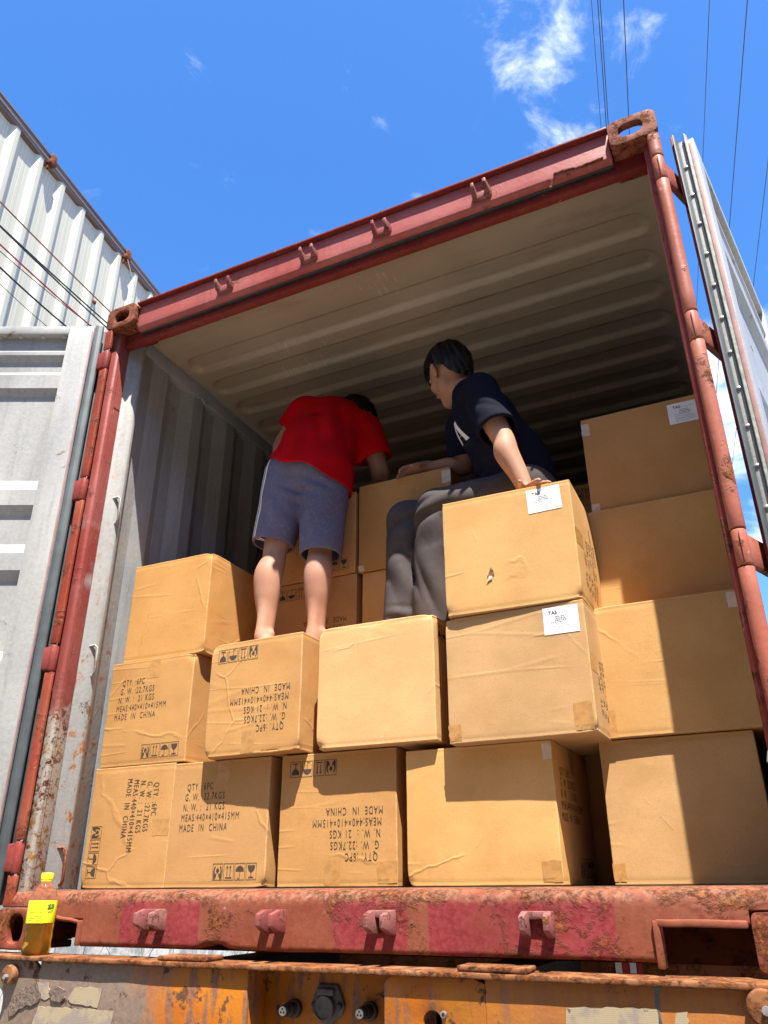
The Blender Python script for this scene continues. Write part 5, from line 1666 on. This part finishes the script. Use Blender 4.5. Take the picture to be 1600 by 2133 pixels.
hair_part('hair', L2, R2, 1.0, m2, tuple(hc2-.17), tuple(hc2+.17), 5)
face_bits(L2, R2, 1.0, m2)
# trousers
hmN, hmF = VV(1.400, .432, 1.000), VV(1.272, .462, 1.000)
def tr_leg(f, g):
    f.cone(hpN, knN, .100, .074, .03, grow=g); f.cone(knN, hmN, .072, .078, .02, grow=g, flatends=True, flat=(VV(1, 0, 0), 1.08))
    f.cone(hpF, knF, .100, .076, .03, grow=g); f.cone(knF, hmF, .074, .082, .02, grow=g, flatends=True, flat=(VV(1, 0, 0), 1.08))
def tr_hip(f, g):
    f.cone(hpN, hpF, .108, .108, .05, grow=g); f.cone(pel, wai, .125, .115, .05, grow=g)
def tr_open(f, g):
    for kn, hm, r in ((knN, hmN, .077), (knF, hmF, .081)):
        dv = (hm-kn)/np.linalg.norm(hm-kn); f.cone(hm-dv*.05, hm+dv*.05, r, r, 0, grow=g, flat=(VV(1, 0, 0), 1.08))
tz, P, F = garment('trousers', (1.12, .26, .98), (1.95, .78, 1.78), .0042, [tr_hip, tr_leg], [tr_open], [lambda X, Y, Z: Z-1.66+0*X+0*Y], 'trousers', m2, .003, waves(14, 5, 9, 24, (.9, .9, .35)),
    folds=[((1.30, .43, 1.40), .075, (-.35, 0, 1), 75, .012), ((1.40, .35, 1.39), .07, (-.3, 0, 1), 75, .012), ((1.30, .40, 1.20), .13, (1, 0, .42), 52, .010), ((1.27, .40, 1.04), .05, (.2, 0, 1), 90, .007), ((1.55, .38, 1.50), .10, (.2, 0, 1), 60, .007), ((1.44, .36, 1.15), .12, (1, 0, .35), 52, .010), ((1.24, .43, 1.28), .06, (.8, 0, 1), 70, .008)])
# t-shirt
slN, slF = shN+(elN-shN)*.80, shF+(elF-shF)*.75
sd = (shN-shF)/np.linalg.norm(shN-shF)
def t2_body(f, g):
    f.cone(VV(1.745, .515, 1.46), wai, .128, .122, .04, grow=g, flat=(sd, 1.22)); f.cone(wai, che, .122, .118, .06, grow=g, flat=(sd, 1.28))
    f.cone(shN+VV(-.012, .02, .0), shF+VV(.02, -.02, 0), .062, .062, .06, grow=g); f.cone(che, nek+VV(0, 0, -.005), .10, .066, .05, grow=g)
def t2_slv(f, g):
    f.cone(shN, slN, .066, .076, .035, grow=g, flatends=True); f.cone(shF, slF, .064, .074, .035, grow=g, flatends=True)
def t2_open(f, g):
    for a_, b_, r in ((shN, slN, .074), (shF, slF, .072)):
        dv = (b_-a_)/np.linalg.norm(b_-a_); f.cone(b_-dv*.06, b_+dv*.06, r, r, 0, grow=g)
    f.cone(VV(1.745, .515, 1.50), VV(1.77, .52, 1.25), .126, .126, 0, grow=g, flat=(sd, 1.22))
    dv = (hc2-nek)/np.linalg.norm(hc2-nek); f.cone(nek+dv*.01, nek+dv*.12, .060, .060, 0, grow=g)
nv = (hc2-nek)/np.linalg.norm(hc2-nek)
t2, P, F = garment('t_shirt', (1.22, .18, 1.34), (2.0, .88, 2.14), .0042, [t2_body, t2_slv], [t2_open],
    [lambda X, Y, Z: (1.47-.25*(X-1.74))-Z+0*Y, lambda X, Y, Z: ((X-nek[0])*nv[0]+(Y-nek[1])*nv[1]+(Z-nek[2])*nv[2])-.045],
    'navy', m2, .0035, waves(21, 5, 16, 38, (1, .6, .6)), folds=[((1.60, .38, 1.72), .10, (.6, .2, 1), 70, .007), ((1.70, .40, 1.56), .12, (.3, .1, 1), 75, .007), ((1.55, .42, 1.60), .10, (.2, .1, 1), 70, .006), ((1.68, .30, 1.76), .06, (.4, 0, 1), 90, .005)])
bv = BVHTree.FromPolygons([Vector(p) for p in P], [tuple(q) for q in F.tolist()])
# white chest print: a bold slanted letter shape with a thin underline
fd = Vector((-.86, -.50, 0)).normalized(); sdv = Vector(sd); upv = Vector((-.35, 0, .94)).normalized()
ctr = Vector(che)+Vector((-.02, -.02, -.06))-Vector(sd)*.05
def bar(p0, p1, w0, w1, nm='chest_print'):
    rows = []
    for t in np.linspace(0, 1, 8):
        c = [p0[i]+(p1[i]-p0[i])*t for i in (0, 1)]; w = w0+(w1-w0)*t
        row = []
        for q in np.linspace(-w, w, 4):
            o_ = ctr+sdv*(c[0]+q)+upv*c[1]+fd*.35
            row.append((o_, -fd))
        rows.append(row)
    decal(bv, rows, 'stripe', nm, t2, .002)
bar((.055, .055), (.075, -.045), .012, .013); bar((.050, .055), (.010, -.045), .008, .009); bar((.022, -.012), (.066, -.018), .006, .006)
bar((-.02, -.062), (.095, -.066), .0, .0)
bar((.095, -.060), (.03, -.0605), .0035, .0035)

# ------------------------------------------------------------------ tea bottle on the trailer flange
bt = empty('plastic_bottle', (.237, -.052, -.008))
tag(bt, 'clear plastic tea bottle with yellow label and cap, half full of amber tea', 'bottle')
def glassy(name, col, rough, ior, trans=1.0):
    M = MatB(name)
    M.b.inputs['Transmission Weight'].default_value = trans
    M.b.inputs['IOR'].default_value = ior
    return M.done(col, rough, 0, None, .5)
pet = glassy('clear_plastic', (.93, .95, .93), .06, 1.12)
tea = glassy('amber_tea', (.88, .47, .06), .02, 1.2, .88)
bx, by, bz = .237, -.052, -.008
k = .042
def ribz(z): return 0
prof = [(.010, .004), (k*.80, .0), (k*.97, .006), (k, .014), (k, .030), (k*.965, .034), (k*.965, .037), (k, .041), (k, .058), (k*.965, .062), (k*.965, .065), (k, .069), (k, .084), (k*.985, .088), (k*.985, .148), (k, .152), (k*.96, .162), (k*.80, .176), (k*.52, .193), (k*.36, .204), (k*.345, .208), (k*.345, .216)]
Acc().lathe(prof, (bx, by, bz), 40, caps=True).build('bottle_shell', pet, bt, 0, True)
lp = [(.008, .006)]+[(r-.0016, z+.0012) for r, z in prof[1:] if z < .083]+[(k-.0016, .084), (k*.98-.0016, .0865)]
Acc().lathe(lp, (bx, by, bz), 40).build('tea', tea, bt, 0, True)
yel = plain('yellow_label', (.80, .80, .02), .45, .05, 20, .02)
grn = plain('green_print', (.01, .16, .05), .5)
lab = Acc().lathe([(k*.985+.0006, .087), (k*.985+.0010, .089), (k*.985+.0010, .147), (k*.985+.0006, .149)], (bx, by, bz), 48, caps=False).build('label', yel, bt, 0, True)
cap = Acc().lathe([(k*.36, .203), (k*.42, .2035), (k*.42, .209), (k*.44, .2095), (k*.44, .225), (k*.41, .2275), (.003, .228)], (bx, by, bz), 28).build('cap', plain('yellow_cap', (.78, .70, .02), .4, .05), bt, .0, True)
def cyl(v2, a0, z0, s=1.0):
    """flat print wrapped on the label; a0 = azimuth of its left edge"""
    rr = k*.985+.0017
    return [(bx+rr*math.cos(a0+x*s/rr), by+rr*math.sin(a0+x*s/rr), bz+z0+y*s) for x, y in v2]
front_az = math.atan2(CAM.y-by, CAM.x-bx)
v2, f2 = text_mesh('\u83ca', .026, 1.0, .02)
mk('brand_character', cyl(v2, front_az+.32, .118), f2, grn, lab)
rl = random.Random(3)
pr2 = []
for row in range(9):
    x = -.046
    zz = .140-row*.0058
    if row in (2, 5): continue
    end = rl.uniform(-.018, .010)
    while x < end:
        l = rl.uniform(.001, .004); pr2.append(rect2(x, zz-.118, x+l, zz-.118+rl.choice((.0012, .002)))); x += l+rl.uniform(.0008, .003)
v2, f2 = join2(pr2)
mk('label_print', cyl(v2, front_az+.22, .118), f2, plain('dark_print', (.10, .10, .03), .6), lab)
for zz in (.135, .118, .101):
    v2, f2 = join2([rect2(-.050+i*.002, 0, -.050+(i+1)*.002, .0007) for i in range(34)])
    mk('label_rule', cyl(v2, front_az+.25, zz), f2, plain('ochre_rule', (.45, .40, .02), .6), lab)
